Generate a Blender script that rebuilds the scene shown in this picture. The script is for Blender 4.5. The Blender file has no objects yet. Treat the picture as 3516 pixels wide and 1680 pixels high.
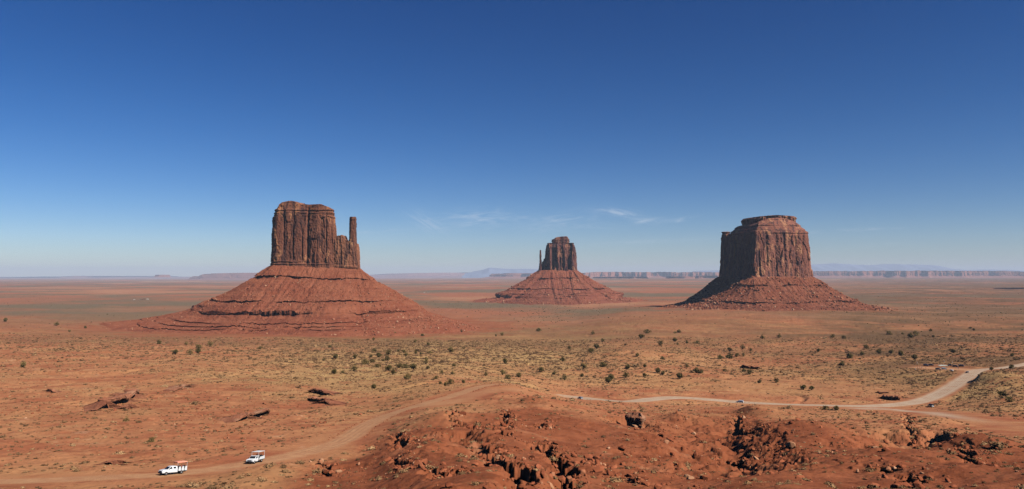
import bpy, bmesh, math, random
import numpy as np
from mathutils import Vector, Matrix

# ------------------------------------------------------------------ camera, sky, sun, exposure
SC = bpy.context.scene
COL = SC.collection
FPX, UC, VC, VH = 2700.0, 1758.0, 840.0, 950.0        # focal length and centre in photo pixels, eye level row
PITCH = math.atan((VH - VC) / FPX)
cam_d = bpy.data.cameras.new('camera')
cam = bpy.data.objects.new('camera', cam_d)
COL.objects.link(cam)
cam_d.sensor_width = 36.0
cam_d.lens = 36.0 * FPX / 3516.0
cam_d.clip_start = 1.0
cam_d.clip_end = 300000.0
cam.location = (0, 0, 0)
cam.rotation_euler = (math.pi / 2 + PITCH, 0, 0)
SC.camera = cam

SUN_EL = math.radians(40.0)
SUN_AZ = math.radians(123.0)                            # clockwise from +Y (the view direction)
world = bpy.data.worlds.new('World')
SC.world = world
world.use_nodes = True
wn, wl = world.node_tree.nodes, world.node_tree.links
wn.clear()
w_out = wn.new('ShaderNodeOutputWorld')
w_bg = wn.new('ShaderNodeBackground')
w_sky = wn.new('ShaderNodeTexSky')
w_sky.sky_type = 'NISHITA'
w_sky.sun_disc = False
w_sky.sun_elevation = SUN_EL
w_sky.sun_rotation = SUN_AZ
w_sky.altitude = 1700
w_sky.air_density = 1.0
w_sky.dust_density = 0.3
w_sky.ozone_density = 1.6
w_bg.inputs['Strength'].default_value = 0.062
SKY_K = 0.55
def w_scale(sock, k):
    m = wn.new('ShaderNodeVectorMath'); m.operation = 'SCALE'
    wl.new(sock, m.inputs[0]); m.inputs['Scale'].default_value = k
    return m.outputs[0]
w_hs = wn.new('ShaderNodeHueSaturation')
w_hs.inputs['Saturation'].default_value = 1.42
wl.new(w_scale(w_sky.outputs[0], 0.1), w_hs.inputs['Color'])
w_gm = wn.new('ShaderNodeGamma')
w_gm.inputs[1].default_value = 1.35
wl.new(w_hs.outputs[0], w_gm.inputs[0])
w_tint = wn.new('ShaderNodeVectorMath'); w_tint.operation = 'MULTIPLY'
wl.new(w_gm.outputs[0], w_tint.inputs[0]); w_tint.inputs[1].default_value = (0.94, 1.0, 1.13)
SKY_BASE = w_scale(w_tint.outputs[0], SKY_K / w_bg.inputs['Strength'].default_value)

def cirrus(base_sock):
    """thin high wisps of ice cloud low in the sky, fixed to directions of the sky itself"""
    geo = wn.new('ShaderNodeTexCoord').outputs['Generated']
    sx = wn.new('ShaderNodeSeparateXYZ'); wl.new(geo, sx.inputs[0])
    def m(op, p, q=0.0):
        k = wn.new('ShaderNodeMath'); k.operation = op
        for i, v in enumerate((p, q)):
            if isinstance(v, float): k.inputs[i].default_value = v
            else: wl.new(v, k.inputs[i])
        return k.outputs[0]
    hx = m('DIVIDE', sx.outputs[0], sx.outputs[1]); hz = m('DIVIDE', sx.outputs[2], sx.outputs[1])
    def noise(scx, scz, ox, rot, detail=5.0, rough=0.6):
        cb = wn.new('ShaderNodeCombineXYZ')
        c_, s_ = math.cos(rot), math.sin(rot)
        rx = m('ADD', m('MULTIPLY', hx, c_), m('MULTIPLY', hz, s_)); rz = m('SUBTRACT', m('MULTIPLY', hz, c_), m('MULTIPLY', hx, s_))
        wl.new(m('MULTIPLY', rx, scx), cb.inputs[0]); wl.new(m('MULTIPLY', rz, scz), cb.inputs[1]); cb.inputs[2].default_value = ox
        t = wn.new('ShaderNodeTexNoise'); wl.new(cb.outputs[0], t.inputs['Vector'])
        t.inputs['Scale'].default_value = 1.0; t.inputs['Detail'].default_value = detail; t.inputs['Roughness'].default_value = rough; t.inputs['Distortion'].default_value = 0.6
        return t.outputs[0]
    def ramp(f, lo, hi):
        k = wn.new('ShaderNodeMapRange'); k.interpolation_type = 'SMOOTHSTEP'; wl.new(f, k.inputs[0]); k.inputs[1].default_value = lo; k.inputs[2].default_value = hi; return k.outputs[0]
    total = None
    # centre (photo pixel), half length, half height, tilt, strength, noise offset
    for (u, v, lu, lv, rot, k, ox) in ((1460, 765, 70, 26, -0.55, 0.55, 1.0), (1640, 752, 130, 30, 0.05, 0.75, 2.0), (1800, 748, 60, 12, -0.05, 0.4, 2.6), (1930, 760, 110, 26, 0.18, 0.6, 3.0),
                                       (2135, 733, 75, 14, -0.16, 0.95, 4.0), (2210, 760, 65, 10, 0.08, 0.75, 5.0), (2325, 757, 60, 7, 0.20, 0.85, 6.0), (1500, 790, 170, 9, 0.06, 0.3, 6.5),
                                       (2000, 775, 140, 10, -0.03, 0.3, 7.0), (2230, 830, 260, 6, 0.05, 0.32, 8.0), (2920, 791, 170, 5, 0.05, 0.5, 9.0), (3010, 842, 110, 6, 0.06, 0.38, 10.0), (1270, 795, 120, 8, 0.1, 0.3, 11.0)):
        cx, cz = (u - UC) / FPX, (VH - v) / FPX
        dx = m('SUBTRACT', hx, cx); dz = m('SUBTRACT', hz, cz)
        c_, s_ = math.cos(rot), math.sin(rot)
        ax = m('DIVIDE', m('ADD', m('MULTIPLY', dx, c_), m('MULTIPLY', dz, s_)), lu / FPX)
        az = m('DIVIDE', m('SUBTRACT', m('MULTIPLY', dz, c_), m('MULTIPLY', dx, s_)), lv / FPX)
        r2 = m('ADD', m('MULTIPLY', ax, ax), m('MULTIPLY', az, az))
        fall = m('EXPONENT', m('MULTIPLY', r2, -1.1))
        n = ramp(noise(38.0, 210.0, ox, rot), 0.36, 0.72)
        w = m('MULTIPLY', m('MULTIPLY', fall, n), k)
        total = w if total is None else m('ADD', total, w)
    front = m('GREATER_THAN', sx.outputs[1], 0.05)
    f = m('MULTIPLY', m('MINIMUM', total, 1.0), m('MULTIPLY', front, 0.46))
    mx = wn.new('ShaderNodeMix'); mx.data_type = 'RGBA'
    wl.new(f, mx.inputs[0]); wl.new(base_sock, mx.inputs[6])
    g = 0.62 / w_bg.inputs['Strength'].default_value
    mx.inputs[7].default_value = (g * 0.86, g * 0.92, g, 1)
    return mx.outputs[2]
# the lowest band of air, seen edge on through dust, leans from green to blue grey
w_geo = wn.new('ShaderNodeSeparateXYZ'); wl.new(wn.new('ShaderNodeTexCoord').outputs['Generated'], w_geo.inputs[0])
w_rng = wn.new('ShaderNodeMapRange'); w_rng.interpolation_type = 'SMOOTHSTEP'; wl.new(w_geo.outputs[2], w_rng.inputs[0])
w_rng.inputs[1].default_value = 0.24; w_rng.inputs[2].default_value = 0.0
w_low = wn.new('ShaderNodeMix'); w_low.data_type = 'RGBA'; w_low.blend_type = 'MULTIPLY'
wl.new(w_rng.outputs[0], w_low.inputs[0]); wl.new(SKY_BASE, w_low.inputs[6]); w_low.inputs[7].default_value = (0.97, 0.93, 1.05, 1)
SKY_COLOR = cirrus(w_low.outputs[2])
wl.new(SKY_COLOR, w_bg.inputs[0])
wl.new(w_bg.outputs[0], w_out.inputs[0])

sun_d = bpy.data.lights.new('sun', 'SUN')
sun_d.energy = 5.0
sun_d.angle = math.radians(0.53)
sun_d.color = (1.0, 0.955, 0.89)
sun = bpy.data.objects.new('sun', sun_d)
COL.objects.link(sun)
S_DIR = Vector((math.sin(SUN_AZ) * math.cos(SUN_EL), math.cos(SUN_AZ) * math.cos(SUN_EL), math.sin(SUN_EL)))
sun.rotation_euler = S_DIR.to_track_quat('Z', 'Y').to_euler()
sun.location = (300, -200, 400)
SC.view_settings.view_transform = 'Standard'
SC.view_settings.look = 'None'
SC.view_settings.gamma = 1.0
SC.view_settings.use_curve_mapping = False
SC.view_settings.exposure = 0.5
SC.cycles.use_denoising = True
SC.cycles.denoising_prefilter = 'NONE'
SC.cycles.use_adaptive_sampling = False
SC.cycles.denoiser = 'OPENIMAGEDENOISE'
SC.cycles.max_bounces = 4
SC.cycles.diffuse_bounces = 0
SC.cycles.volume_bounces = 0
SC.cycles.sample_clamp_indirect = 4.0

# ------------------------------------------------------------------ helpers: pixels, noise, meshes
rng = np.random.default_rng(7)
random.seed(7)
_c, _s = math.cos(PITCH), math.sin(PITCH)

def ray(u, v):
    a = (u - UC) / FPX; b = (VC - v) / FPX
    f = _c - b * _s
    return a / f, (_s + b * _c) / f                      # x/y and z/y of the ray

def pix(x, y, z):
    f = y * _c + z * _s; up = -y * _s + z * _c
    return UC + FPX * x / f, VC - FPX * up / f

def zat(v, y, u=UC):
    return ray(u, v)[1] * y

def P(u, v, y):
    X, Z = ray(u, v); return (X * y, y, Z * y)

def _h(ix, iy, seed):
    h = (ix.astype(np.int64) * 374761393 + iy.astype(np.int64) * 668265263 + seed * 974634773) & 0xFFFFFFFF
    h = ((h ^ (h >> 13)) * 1274126177) & 0xFFFFFFFF
    h = h ^ (h >> 16)
    return h

_GC = np.cos(np.arange(1024) * (2 * math.pi / 1024)); _GS = np.sin(np.arange(1024) * (2 * math.pi / 1024))

def perlin(x, y, seed=0):
    x = np.asarray(x, float); y = np.asarray(y, float)
    fx = np.floor(x); fy = np.floor(y)
    ix = fx.astype(np.int64); iy = fy.astype(np.int64)
    dx = x - fx; dy = y - fy
    u = dx * dx * dx * (dx * (dx * 6 - 15) + 10); v = dy * dy * dy * (dy * (dy * 6 - 15) + 10)
    def g(i, j, a, b):
        t = _h(i, j, seed) & 1023
        return _GC[t] * a + _GS[t] * b
    n00 = g(ix, iy, dx, dy); n10 = g(ix + 1, iy, dx - 1, dy)
    n01 = g(ix, iy + 1, dx, dy - 1); n11 = g(ix + 1, iy + 1, dx - 1, dy - 1)
    a = n00 + u * (n10 - n00); b = n01 + u * (n11 - n01)
    return 1.5 * (a + v * (b - a))

def cell(x, y, seed=0):
    """random value per irregular cell (nearest jittered point)"""
    x = np.asarray(x, float); y = np.asarray(y, float)
    ix = np.floor(x).astype(np.int64); iy = np.floor(y).astype(np.int64)
    best = np.full(x.shape, 9e9); val = np.zeros(x.shape)
    for di in (-1, 0, 1):
        for dj in (-1, 0, 1):
            h = _h(ix + di, iy + dj, seed)
            px = ix + di + (h & 0xFFFF) / 65536.0; py = iy + dj + ((h >> 16) & 0xFFFF) / 65536.0
            d = (px - x) ** 2 + (py - y) ** 2
            m = d < best
            best = np.where(m, d, best)
            val = np.where(m, ((h * 2654435761) & 0xFFFF) / 65536.0, val)
    return val

def fbm(x, y, octv=4, seed=0, gain=0.5, lac=2.07):
    a, s, f = 1.0, 0.0, 1.0
    for k in range(octv):
        s = s + a * perlin(x * f + 17.3 * k, y * f - 9.1 * k, seed + k * 31)
        a *= gain; f *= lac
    return s

def ridged(x, y, octv=3, seed=0):
    a, s, f = 1.0, 0.0, 1.0
    for k in range(octv):
        s = s + a * (1 - 2 * np.abs(perlin(x * f + 5.7 * k, y * f, seed + k * 57)))
        a *= 0.5; f *= 2.1
    return s

def sst(a, b, x):
    t = np.clip((x - a) / (b - a), 0, 1)
    return t * t * (3 - 2 * t)

def lin(r, g, b):
    f = lambda c: c / 12.92 if c <= 0.04045 else ((c + 0.055) / 1.055) ** 2.4
    return (f(r / 255), f(g / 255), f(b / 255), 1.0)

def E(r, g, b, k=0.78):
    """real surface colour of earth and rock from how it looks in full sun"""
    c = lin(r, g, b); return (c[0] * k, c[1] * k * 1.06, c[2] * k * 1.10, 1.0)

def np_mesh(name, verts, quads=None, tris=None, mat=None, smooth=False, attrs=None):
    me = bpy.data.meshes.new(name)
    verts = np.asarray(verts, np.float32).reshape(-1, 3)
    nq = 0 if quads is None else len(quads); nt = 0 if tris is None else len(tris)
    me.vertices.add(len(verts)); me.vertices.foreach_set('co', verts.ravel())
    loops = []
    if nq: loops.append(np.asarray(quads, np.int32).ravel())
    if nt: loops.append(np.asarray(tris, np.int32).ravel())
    lv = np.concatenate(loops)
    me.loops.add(len(lv)); me.loops.foreach_set('vertex_index', lv)
    ls = np.concatenate([np.arange(nq, dtype=np.int32) * 4, nq * 4 + np.arange(nt, dtype=np.int32) * 3])
    me.polygons.add(nq + nt); me.polygons.foreach_set('loop_start', ls)
    me.polygons.foreach_set('use_smooth', np.full(nq + nt, smooth, dtype=bool))
    if attrs:
        for k, a in attrs.items():
            at = me.attributes.new(k, 'FLOAT', 'POINT')
            at.data.foreach_set('value', np.asarray(a, np.float32))
    if mat: me.materials.append(mat)
    me.update(calc_edges=True)
    return me

def link(name, me, parent=None, loc=None):
    o = bpy.data.objects.new(name, me)
    COL.objects.link(o)
    if parent: o.parent = parent
    if loc is not None: o.location = loc
    return o

def tag(o, label=None, cat=None, group=None, kind=None):
    if label: o['label'] = label
    if cat: o['category'] = cat
    if group: o['group'] = group
    if kind: o['kind'] = kind
    return o

def empty(name, loc=(0, 0, 0), rz=0.0):
    o = bpy.data.objects.new(name, None)
    o.empty_display_size = 0.5
    COL.objects.link(o)
    o.location = loc; o.rotation_euler = (0, 0, rz)
    return o

def grid_quads(nr, nc, wrap=False):
    r = np.arange(nr - 1)[:, None]; c = np.arange(nc if wrap else nc - 1)[None, :]
    c2 = (c + 1) % nc
    a = r * nc + c; b = r * nc + c2; d = (r + 1) * nc + c; e = (r + 1) * nc + c2
    return np.stack([a, b, e, d], -1).reshape(-1, 4)

# ------------------------------------------------------------------ materials
class NT:
    """short hand for building a material's node tree"""
    def __init__(self, name, rough=0.95, spec=0.1):
        self.m = bpy.data.materials.new(name); self.m.use_nodes = True
        self.n = self.m.node_tree.nodes; self.l = self.m.node_tree.links
        self.b = self.n['Principled BSDF']
        self.b.inputs['Roughness'].default_value = rough
        self.b.inputs['Specular IOR Level'].default_value = spec
    def put(self, sock, v):
        if hasattr(v, 'links') or hasattr(v, 'is_linked'): self.l.new(v, sock)
        else: sock.default_value = v
    def pos(self): return self.n.new('ShaderNodeNewGeometry').outputs['Position']
    def obj(self): return self.n.new('ShaderNodeTexCoord').outputs['Object']
    def scale(self, vec, s):
        k = self.n.new('ShaderNodeMapping'); k.inputs['Scale'].default_value = s
        self.l.new(vec, k.inputs['Vector']); return k.outputs[0]
    def noise(self, vec, scale, detail=3.0, rough=0.55, dist=0.0):
        k = self.n.new('ShaderNodeTexNoise'); self.l.new(vec, k.inputs['Vector'])
        k.inputs['Scale'].default_value = scale; k.inputs['Detail'].default_value = detail
        k.inputs['Roughness'].default_value = rough; k.inputs['Distortion'].default_value = dist
        return k.outputs[0]
    def voro(self, vec, scale, out='Color', feature='F1'):
        k = self.n.new('ShaderNodeTexVoronoi'); self.l.new(vec, k.inputs['Vector']); k.feature = feature
        k.inputs['Scale'].default_value = scale; return k.outputs[out]
    def ramp(self, f, lo, hi):
        k = self.n.new('ShaderNodeMapRange'); self.l.new(f, k.inputs[0]); k.interpolation_type = 'SMOOTHSTEP'
        k.inputs[1].default_value = lo; k.inputs[2].default_value = hi; return k.outputs[0]
    def math(self, op, a, b=0.0):
        k = self.n.new('ShaderNodeMath'); k.operation = op
        self.put(k.inputs[0], a); self.put(k.inputs[1], b); return k.outputs[0]
    def mix(self, f, a, b, mode='MIX'):
        k = self.n.new('ShaderNodeMix'); k.data_type = 'RGBA'; k.blend_type = mode
        self.put(k.inputs[0], f); self.put(k.inputs[6], a); self.put(k.inputs[7], b); return k.outputs[2]
    def attr(self, name):
        k = self.n.new('ShaderNodeAttribute'); k.attribute_name = name; return k.outputs['Fac']
    def rnd(self): return self.n.new('ShaderNodeObjectInfo').outputs['Random']
    def sep(self, vec, i):
        k = self.n.new('ShaderNodeSeparateXYZ'); self.l.new(vec, k.inputs[0]); return k.outputs[i]
    def bump(self, h, strength=0.5, dist=0.3):
        k = self.n.new('ShaderNodeBump'); self.l.new(h, k.inputs['Height'])
        k.inputs['Strength'].default_value = strength; k.inputs['Distance'].default_value = dist
        self.l.new(k.outputs[0], self.b.inputs['Normal'])
    def done(self, color):
        self.put(self.b.inputs['Base Color'], color); return self.m

def plain(name, rgb, rough=0.6, spec=0.3, metal=0.0, var=0.0):
    t = NT(name, rough, spec)
    t.b.inputs['Metallic'].default_value = metal
    c = lin(*rgb)
    n = t.noise(t.obj(), 3.0, 3)
    d = tuple(min(1, v * (0.86 - var)) for v in c[:3]) + (1,)
    return t.done(t.mix(n, d, tuple(min(1, v * (1.06 + var)) for v in c[:3]) + (1,)))

# ------------------------------------------------------------------ terrain profile (photo columns: y, row)
PROF = {
 -900: [(45,2500),(120,1800),(165,1690),(200,1610),(300,1470),(420,1375),(600,1285),(900,1205),(1300,1150),(2000,1095),(4000,1028),(8000,988),(16000,969.5),(30000,960.6),(75000,954.2)],
 0:    [(45,2500),(120,1800),(165,1685),(200,1608),(300,1468),(420,1372),(600,1282),(900,1205),(1300,1150),(2000,1095),(4000,1028),(8000,988),(16000,969.5),(30000,960.6),(75000,954.2)],
 500:  [(45,2500),(120,1800),(165,1680),(205,1600),(300,1468),(420,1375),(600,1285),(900,1212),(1300,1162),(2000,1104),(4000,1028),(8000,988),(16000,969.5),(30000,960.6),(75000,954.2)],
 900:  [(45,2400),(120,1780),(165,1680),(212,1588),(300,1475),(420,1380),(600,1290),(900,1216),(1300,1165),(2000,1107),(4000,1028),(8000,988),(16000,969.5),(30000,960.6),(75000,954.2)],
 1250: [(45,2200),(100,1810),(160,1680),(215,1588),(285,1480),(400,1392),(520,1335),(700,1272),(1000,1208),(1400,1162),(2000,1110),(4000,1028),(8000,988),(16000,968),(30000,959),(75000,954)],
 1500: [(45,2050),(90,1740),(130,1650),(190,1545),(262,1455),(330,1405),(420,1350),(520,1315),(700,1265),(1000,1208),(1400,1162),(2000,1110),(4000,1030),(8000,989),(16000,968),(30000,958),(75000,954)],
 1750: [(45,2000),(90,1725),(140,1620),(200,1530),(260,1460),(330,1396),(400,1348),(445,1322),(500,1321),(560,1317),(650,1300),(800,1262),(1000,1214),(1400,1160),(2000,1110),(4000,1031),(8000,988),(16000,966),(30000,956),(75000,953)],
 1950: [(45,2000),(90,1725),(140,1630),(200,1545),(260,1470),(330,1408),(400,1382),(450,1376),(520,1372),(590,1362),(650,1330),(800,1272),(1000,1220),(1400,1163),(2000,1106),(4000,1030),(8000,986),(14000,965),(20000,957),(28000,953.5),(75000,952)],
 2200: [(45,2000),(90,1725),(140,1630),(200,1550),(280,1475),(350,1432),(430,1406),(500,1391),(570,1374),(650,1336),(800,1275),(1000,1222),(1400,1150),(2000,1082),(2600,1058),(4000,1028),(8000,985),(14000,965),(20000,957),(28000,953.5),(75000,952)],
 2540: [(45,2000),(90,1725),(140,1630),(200,1550),(270,1485),(340,1445),(420,1418),(500,1399),(583,1381),(650,1345),(800,1282),(1000,1228),(1400,1150),(2000,1076),(2600,1050),(4000,1024),(8000,985),(14000,965),(20000,957),(28000,953.5),(75000,952)],
 2900: [(45,2000),(90,1725),(140,1630),(200,1552),(270,1492),(350,1446),(450,1414),(540,1398),(640,1352),(800,1280),(1000,1222),(1400,1150),(2000,1078),(2600,1051),(4000,1021),(8000,984),(14000,965),(20000,957),(28000,953.5),(75000,952)],
 3190: [(45,2000),(90,1725),(140,1630),(200,1552),(270,1496),(350,1450),(450,1418),(550,1395),(650,1335),(800,1268),(1000,1212),(1400,1145),(2000,1082),(2600,1056),(4000,1020),(8000,983),(14000,965),(20000,957),(28000,953.5),(75000,952)],
 3516: [(45,2000),(90,1725),(140,1630),(220,1540),(300,1480),(390,1435),(470,1398),(560,1345),(680,1292),(800,1258),(1000,1205),(1400,1140),(2000,1082),(2600,1056),(4000,1020),(8000,983),(14000,965),(20000,957),(28000,953.5),(75000,952)],
 4400: [(45,2000),(90,1725),(140,1630),(220,1540),(300,1480),(390,1430),(470,1385),(560,1335),(680,1292),(800,1258),(1000,1205),(1400,1140),(2000,1082),(2600,1056),(4000,1020),(8000,983),(14000,965),(20000,957),(28000,953.5),(75000,952)],
}
LY = np.linspace(math.log(40.0), math.log(76000.0), 900)

def pchip(xs, ys, xq):
    xs = np.asarray(xs, float); ys = np.asarray(ys, float)
    h = np.diff(xs); d = np.diff(ys) / h
    m = np.zeros(len(xs))
    for i in range(1, len(xs) - 1):
        if d[i-1] * d[i] > 0:
            w1 = 2 * h[i] + h[i-1]; w2 = h[i] + 2 * h[i-1]
            m[i] = (w1 + w2) / (w1 / d[i-1] + w2 / d[i])
    m[0], m[-1] = d[0], d[-1]
    i = np.clip(np.searchsorted(xs, xq) - 1, 0, len(xs) - 2)
    t = np.clip((xq - xs[i]) / h[i], 0, 1)
    return ((2*t**3-3*t**2+1)*ys[i] + (t**3-2*t**2+t)*h[i]*m[i] + (-2*t**3+3*t**2)*ys[i+1] + (t**3-t**2)*h[i]*m[i+1])

PU = np.array(sorted(PROF), float)
PT = np.array([pchip([math.log(y) for y, v in PROF[int(u)]], [zat(v, y) for y, v in PROF[int(u)]], LY) for u in PU])
PX = (PU - UC) / FPX

def base(x, y):
    x = np.asarray(x, float); y = np.asarray(y, float)
    yy = np.clip(y, 41, 75900)
    k = (np.log(yy) - LY[0]) / (LY[1] - LY[0])
    i = np.clip(k.astype(int), 0, len(LY) - 2); f = k - i
    X = np.clip(x / yy, PX[0], PX[-1])
    j = np.clip(np.searchsorted(PX, X) - 1, 0, len(PX) - 2)
    t = (X - PX[j]) / (PX[j+1] - PX[j]); t = np.clip(t, 0, 1)
    jm = np.maximum(j - 1, 0); jp = np.minimum(j + 2, len(PX) - 1)
    def r(c): return PT[c, i] * (1 - f) + PT[c, i + 1] * f
    a, b, c, d = r(jm), r(j), r(j + 1), r(jp)
    hj = PX[j+1] - PX[j]
    m1 = np.where(j > 0, (c - a) / (PX[j+1] - PX[jm]), (c - b) / hj) * hj * 0.8
    m2 = np.where(j < len(PX) - 2, (d - b) / (PX[jp] - PX[j]), (c - b) / hj) * hj * 0.8
    return (2*t**3-3*t**2+1)*b + (t**3-2*t**2+t)*m1 + (-2*t**3+3*t**2)*c + (t**3-t**2)*m2

YS = np.exp(np.linspace(math.log(60), math.log(70000), 6000))
def hit(u, v, fn=base, ymin=0.0):
    """where the sight line of a photo pixel first meets the ground"""
    X, Z = ray(u, v)
    ys = YS[YS > ymin]
    below = Z * ys - fn(X * ys, ys) < 0
    k = int(np.argmax(below)) if below.any() else len(ys) - 1
    return np.array((X * ys[k], ys[k]))

def path(pts, fn=base):
    return np.array([(p[0], p[1]) if len(p) == 3 and p[2] == 'w' else (hit(p[0], p[1], fn) if len(p) == 2 else np.array((ray(p[0], p[1])[0] * p[2], p[2]))) for p in pts])

def smooth_path(p, n=8):
    out = []
    q = np.vstack([2 * p[0] - p[1], p, 2 * p[-1] - p[-2]])
    for i in range(1, len(q) - 2):
        for t in np.linspace(0, 1, n, endpoint=False):
            out.append(0.5 * ((2*q[i]) + (-q[i-1]+q[i+1])*t + (2*q[i-1]-5*q[i]+4*q[i+1]-q[i+2])*t*t + (-q[i-1]+3*q[i]-3*q[i+1]+q[i+2])*t**3))
    out.append(q[-2])
    return np.array(out)

def pdist(x, y, p, rad):
    """signed distance to a polyline (positive to the right of its direction), and the share of its length"""
    best = np.full(x.shape, 1e9); sgn = np.zeros(x.shape); par = np.zeros(x.shape)
    lo = p.min(0) - rad; hi = p.max(0) + rad
    m = (x > lo[0]) & (x < hi[0]) & (y > lo[1]) & (y < hi[1])
    if not m.any(): return best, par
    xs, ys = x[m], y[m]
    b = np.full(xs.shape, 1e9); s = np.zeros(xs.shape); q = np.zeros(xs.shape)
    n = len(p) - 1
    for i in range(n):
        d = p[i+1] - p[i]; L2 = max(d @ d, 1e-9)
        t = np.clip(((xs - p[i,0]) * d[0] + (ys - p[i,1]) * d[1]) / L2, 0, 1)
        ex = xs - p[i,0] - t * d[0]; ey = ys - p[i,1] - t * d[1]
        dist = np.hypot(ex, ey)
        c = d[1] * (xs - p[i,0]) - d[0] * (ys - p[i,1])
        k = dist < b
        b = np.where(k, dist, b); s = np.where(k, np.sign(c), s); q = np.where(k, (i + t) / n, q)
    best[m] = b * np.where(s == 0, 1, s); par[m] = q
    return best, par

ROAD_W = smooth_path(path([(-500,1676),(-250,1664),(0,1655),(300,1643),(600,1627),(880,1587),(1050,1553),(1180,1512),(1262,1460),(1340,1423),(1440,1392),(1540,1364),(1620,1337),(1680,1322),(1740,1321,452)]))
ROAD_W = np.vstack([ROAD_W, smooth_path(np.array([ROAD_W[-1], (ROAD_W[-1] + (14, 22)), P(1850,1340,540)[:2], P(1950,1362,578)[:2]]))[1:]])
ROAD_E = smooth_path(path([(1945,1361),(2000,1367),(2080,1376),(2160,1379),(2250,1370),(2330,1366),(2450,1374),(2600,1385),(2800,1392),(2950,1395),(3080,1390),(3180,1372),(3262,1333),(3325,1292),(3352,1274)]))
ROAD_F = smooth_path(path([(3352,1274),(3390,1268),(3440,1264),(3500,1255),(3600,1236),(3800,1205)]))
APRON = smooth_path(path([(2950,1404),(3080,1408),(3200,1418),(3300,1434),(3420,1452),(3560,1475),(3700,1500)]))
LOT = smooth_path(path([(3345,1272),(3290,1268),(3230,1266),(3160,1262)]))
TURNOUT = smooth_path(path([(1480,1392),(1560,1378),(1640,1352),(1700,1340),(1760,1338)]))

def road_masks(x, y):
    wob = fbm(x / 9.0, y / 9.0, 3, 77) * 0.9
    out = np.zeros(x.shape)
    ap = 1.0 - 0.75 * sst(0.34, 0.5, x / np.maximum(y, 1) * 0.70)
    for p, w, soft in ((ROAD_W, 4.4, 1.6), (ROAD_E, 8.2, 2.6), (ROAD_F, 6.0, 2.5), (APRON, 5.0, 8.0), (LOT, 9.0, 4.0)):
        d, _ = pdist(x, y, p, 40)
        out = np.maximum(out, (ap if p is APRON else 1.0) * (1 - sst(w - soft, w + soft, np.abs(d) + wob)))
    d, _ = pdist(x, y, TURNOUT, 40)
    out = np.maximum(out, 0.45 * (1 - sst(3, 9, np.abs(d) + wob * 1.5)))
    return out

def road_flat(x, y):
    out = np.zeros(x.shape)
    for p, w in ((ROAD_W, 7.0), (ROAD_E, 8.0), (ROAD_F, 9.0), (APRON, 13.0), (LOT, 12.0), (TURNOUT, 8.0)):
        d, _ = pdist(x, y, p, 60)
        out = np.maximum(out, 1 - sst(w, w * 2.2, np.abs(d)))
    return out

SPUR_U = [-900, 700, 1000, 1100, 1350, 1500, 1600, 1750, 1820, 1950, 2200, 2560, 2700, 3000, 3200, 3516, 4500]
SPUR_V = [1760, 1700, 1640, 1590, 1490, 1428, 1420, 1385, 1362, 1405, 1428, 1396, 1436, 1465, 1490, 1525, 1560]
def spur_mask(x, y):
    z = base(x, y); u, v = pix(x, np.maximum(y, 1), z)
    b = np.interp(u, SPUR_U, SPUR_V) + 16 * fbm(x / 22, y / 26, 3, 5)
    return sst(-22, 52, v - b) * (y < 460)

# dark gullies: traced lines, half width on the gentle side, depth
GULLY = [(smooth_path(path(p), 5), w, d) for p, w, d in (
  ([(1840,1522),(1870,1530),(1895,1540),(1918,1560),(1930,1588),(1948,1604),(1960,1628),(1955,1668),(1950,1720)], 5.5, 4.2),
  ([(1668,1522),(1690,1540),(1700,1562),(1712,1588),(1745,1597),(1778,1612),(1790,1640),(1806,1672),(1820,1730)], 5.0, 3.8),
  ([(1505,1424),(1545,1434),(1580,1456),(1620,1462),(1655,1470),(1700,1470)], 3.0, 2.0),
  ([(1738,1417),(1750,1440),(1730,1460)], 3.5, 3.0),
  ([(1880,1450),(1872,1466),(1850,1480)], 3.0, 3.0),
  ([(1760,1465),(1748,1485),(1735,1505)], 3.0, 3.0),
  ([(1362,1494),(1375,1512),(1402,1530)], 3.5, 3.2),
  ([(1368,1577),(1402,1598),(1440,1600)], 2.0, 2.0),
  ([(1484,1602),(1512,1622),(1540,1632),(1600,1626)], 2.5, 2.2),
  ([(2205,1462),(2240,1458),(2262,1468)], 4.5, 4.5),
  ([(2480,1508),(2510,1512),(2535,1522),(2556,1534)], 5.0, 5.0),
  ([(2538,1424),(2545,1450),(2580,1462),(2620,1478)], 5.0, 5.0),
  ([(3246,1478),(3250,1500),(3275,1518),(3300,1546)], 11.0, 8.0),
  ([(3046,1610),(3078,1620)], 3.0, 3.0), ([(3130,1632),(3145,1652)], 4.0, 3.5), ([(3085,1668),(3110,1676)], 4.0, 3.0),
  ([(3110,1420),(3118,1448),(3140,1488)], 2.5, 1.8),
  ([(3300,1560),(3340,1590),(3380,1625)], 3.0, 2.0),
  ([(1100,1590),(1125,1612),(1140,1640)], 3.0, 2.2),
  ([(2100,1648),(2160,1640),(2200,1652)], 2.5, 1.6),
  ([(2000,1560),(2030,1580),(2080,1600)], 2.5, 1.6),
)]
# broad banks that fall away from the sun: ridge line, width of the fall, depth
BANK = [(smooth_path(path(p), 5), w, d) for p, w, d in (
  ([(2590,1426),(2640,1466),(2700,1500),(2770,1545),(2810,1590),(2850,1650)], 15.0, 7.6),
  ([(3252,1478),(3276,1502),(3300,1528),(3330,1560)], 11.0, 7.0),
  ([(1640,1476),(1680,1500),(1720,1530),(1745,1560)], 7.0, 3.6),
  ([(2210,1440),(2250,1446),(2290,1470)], 7.0, 4.5),
)]
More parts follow.
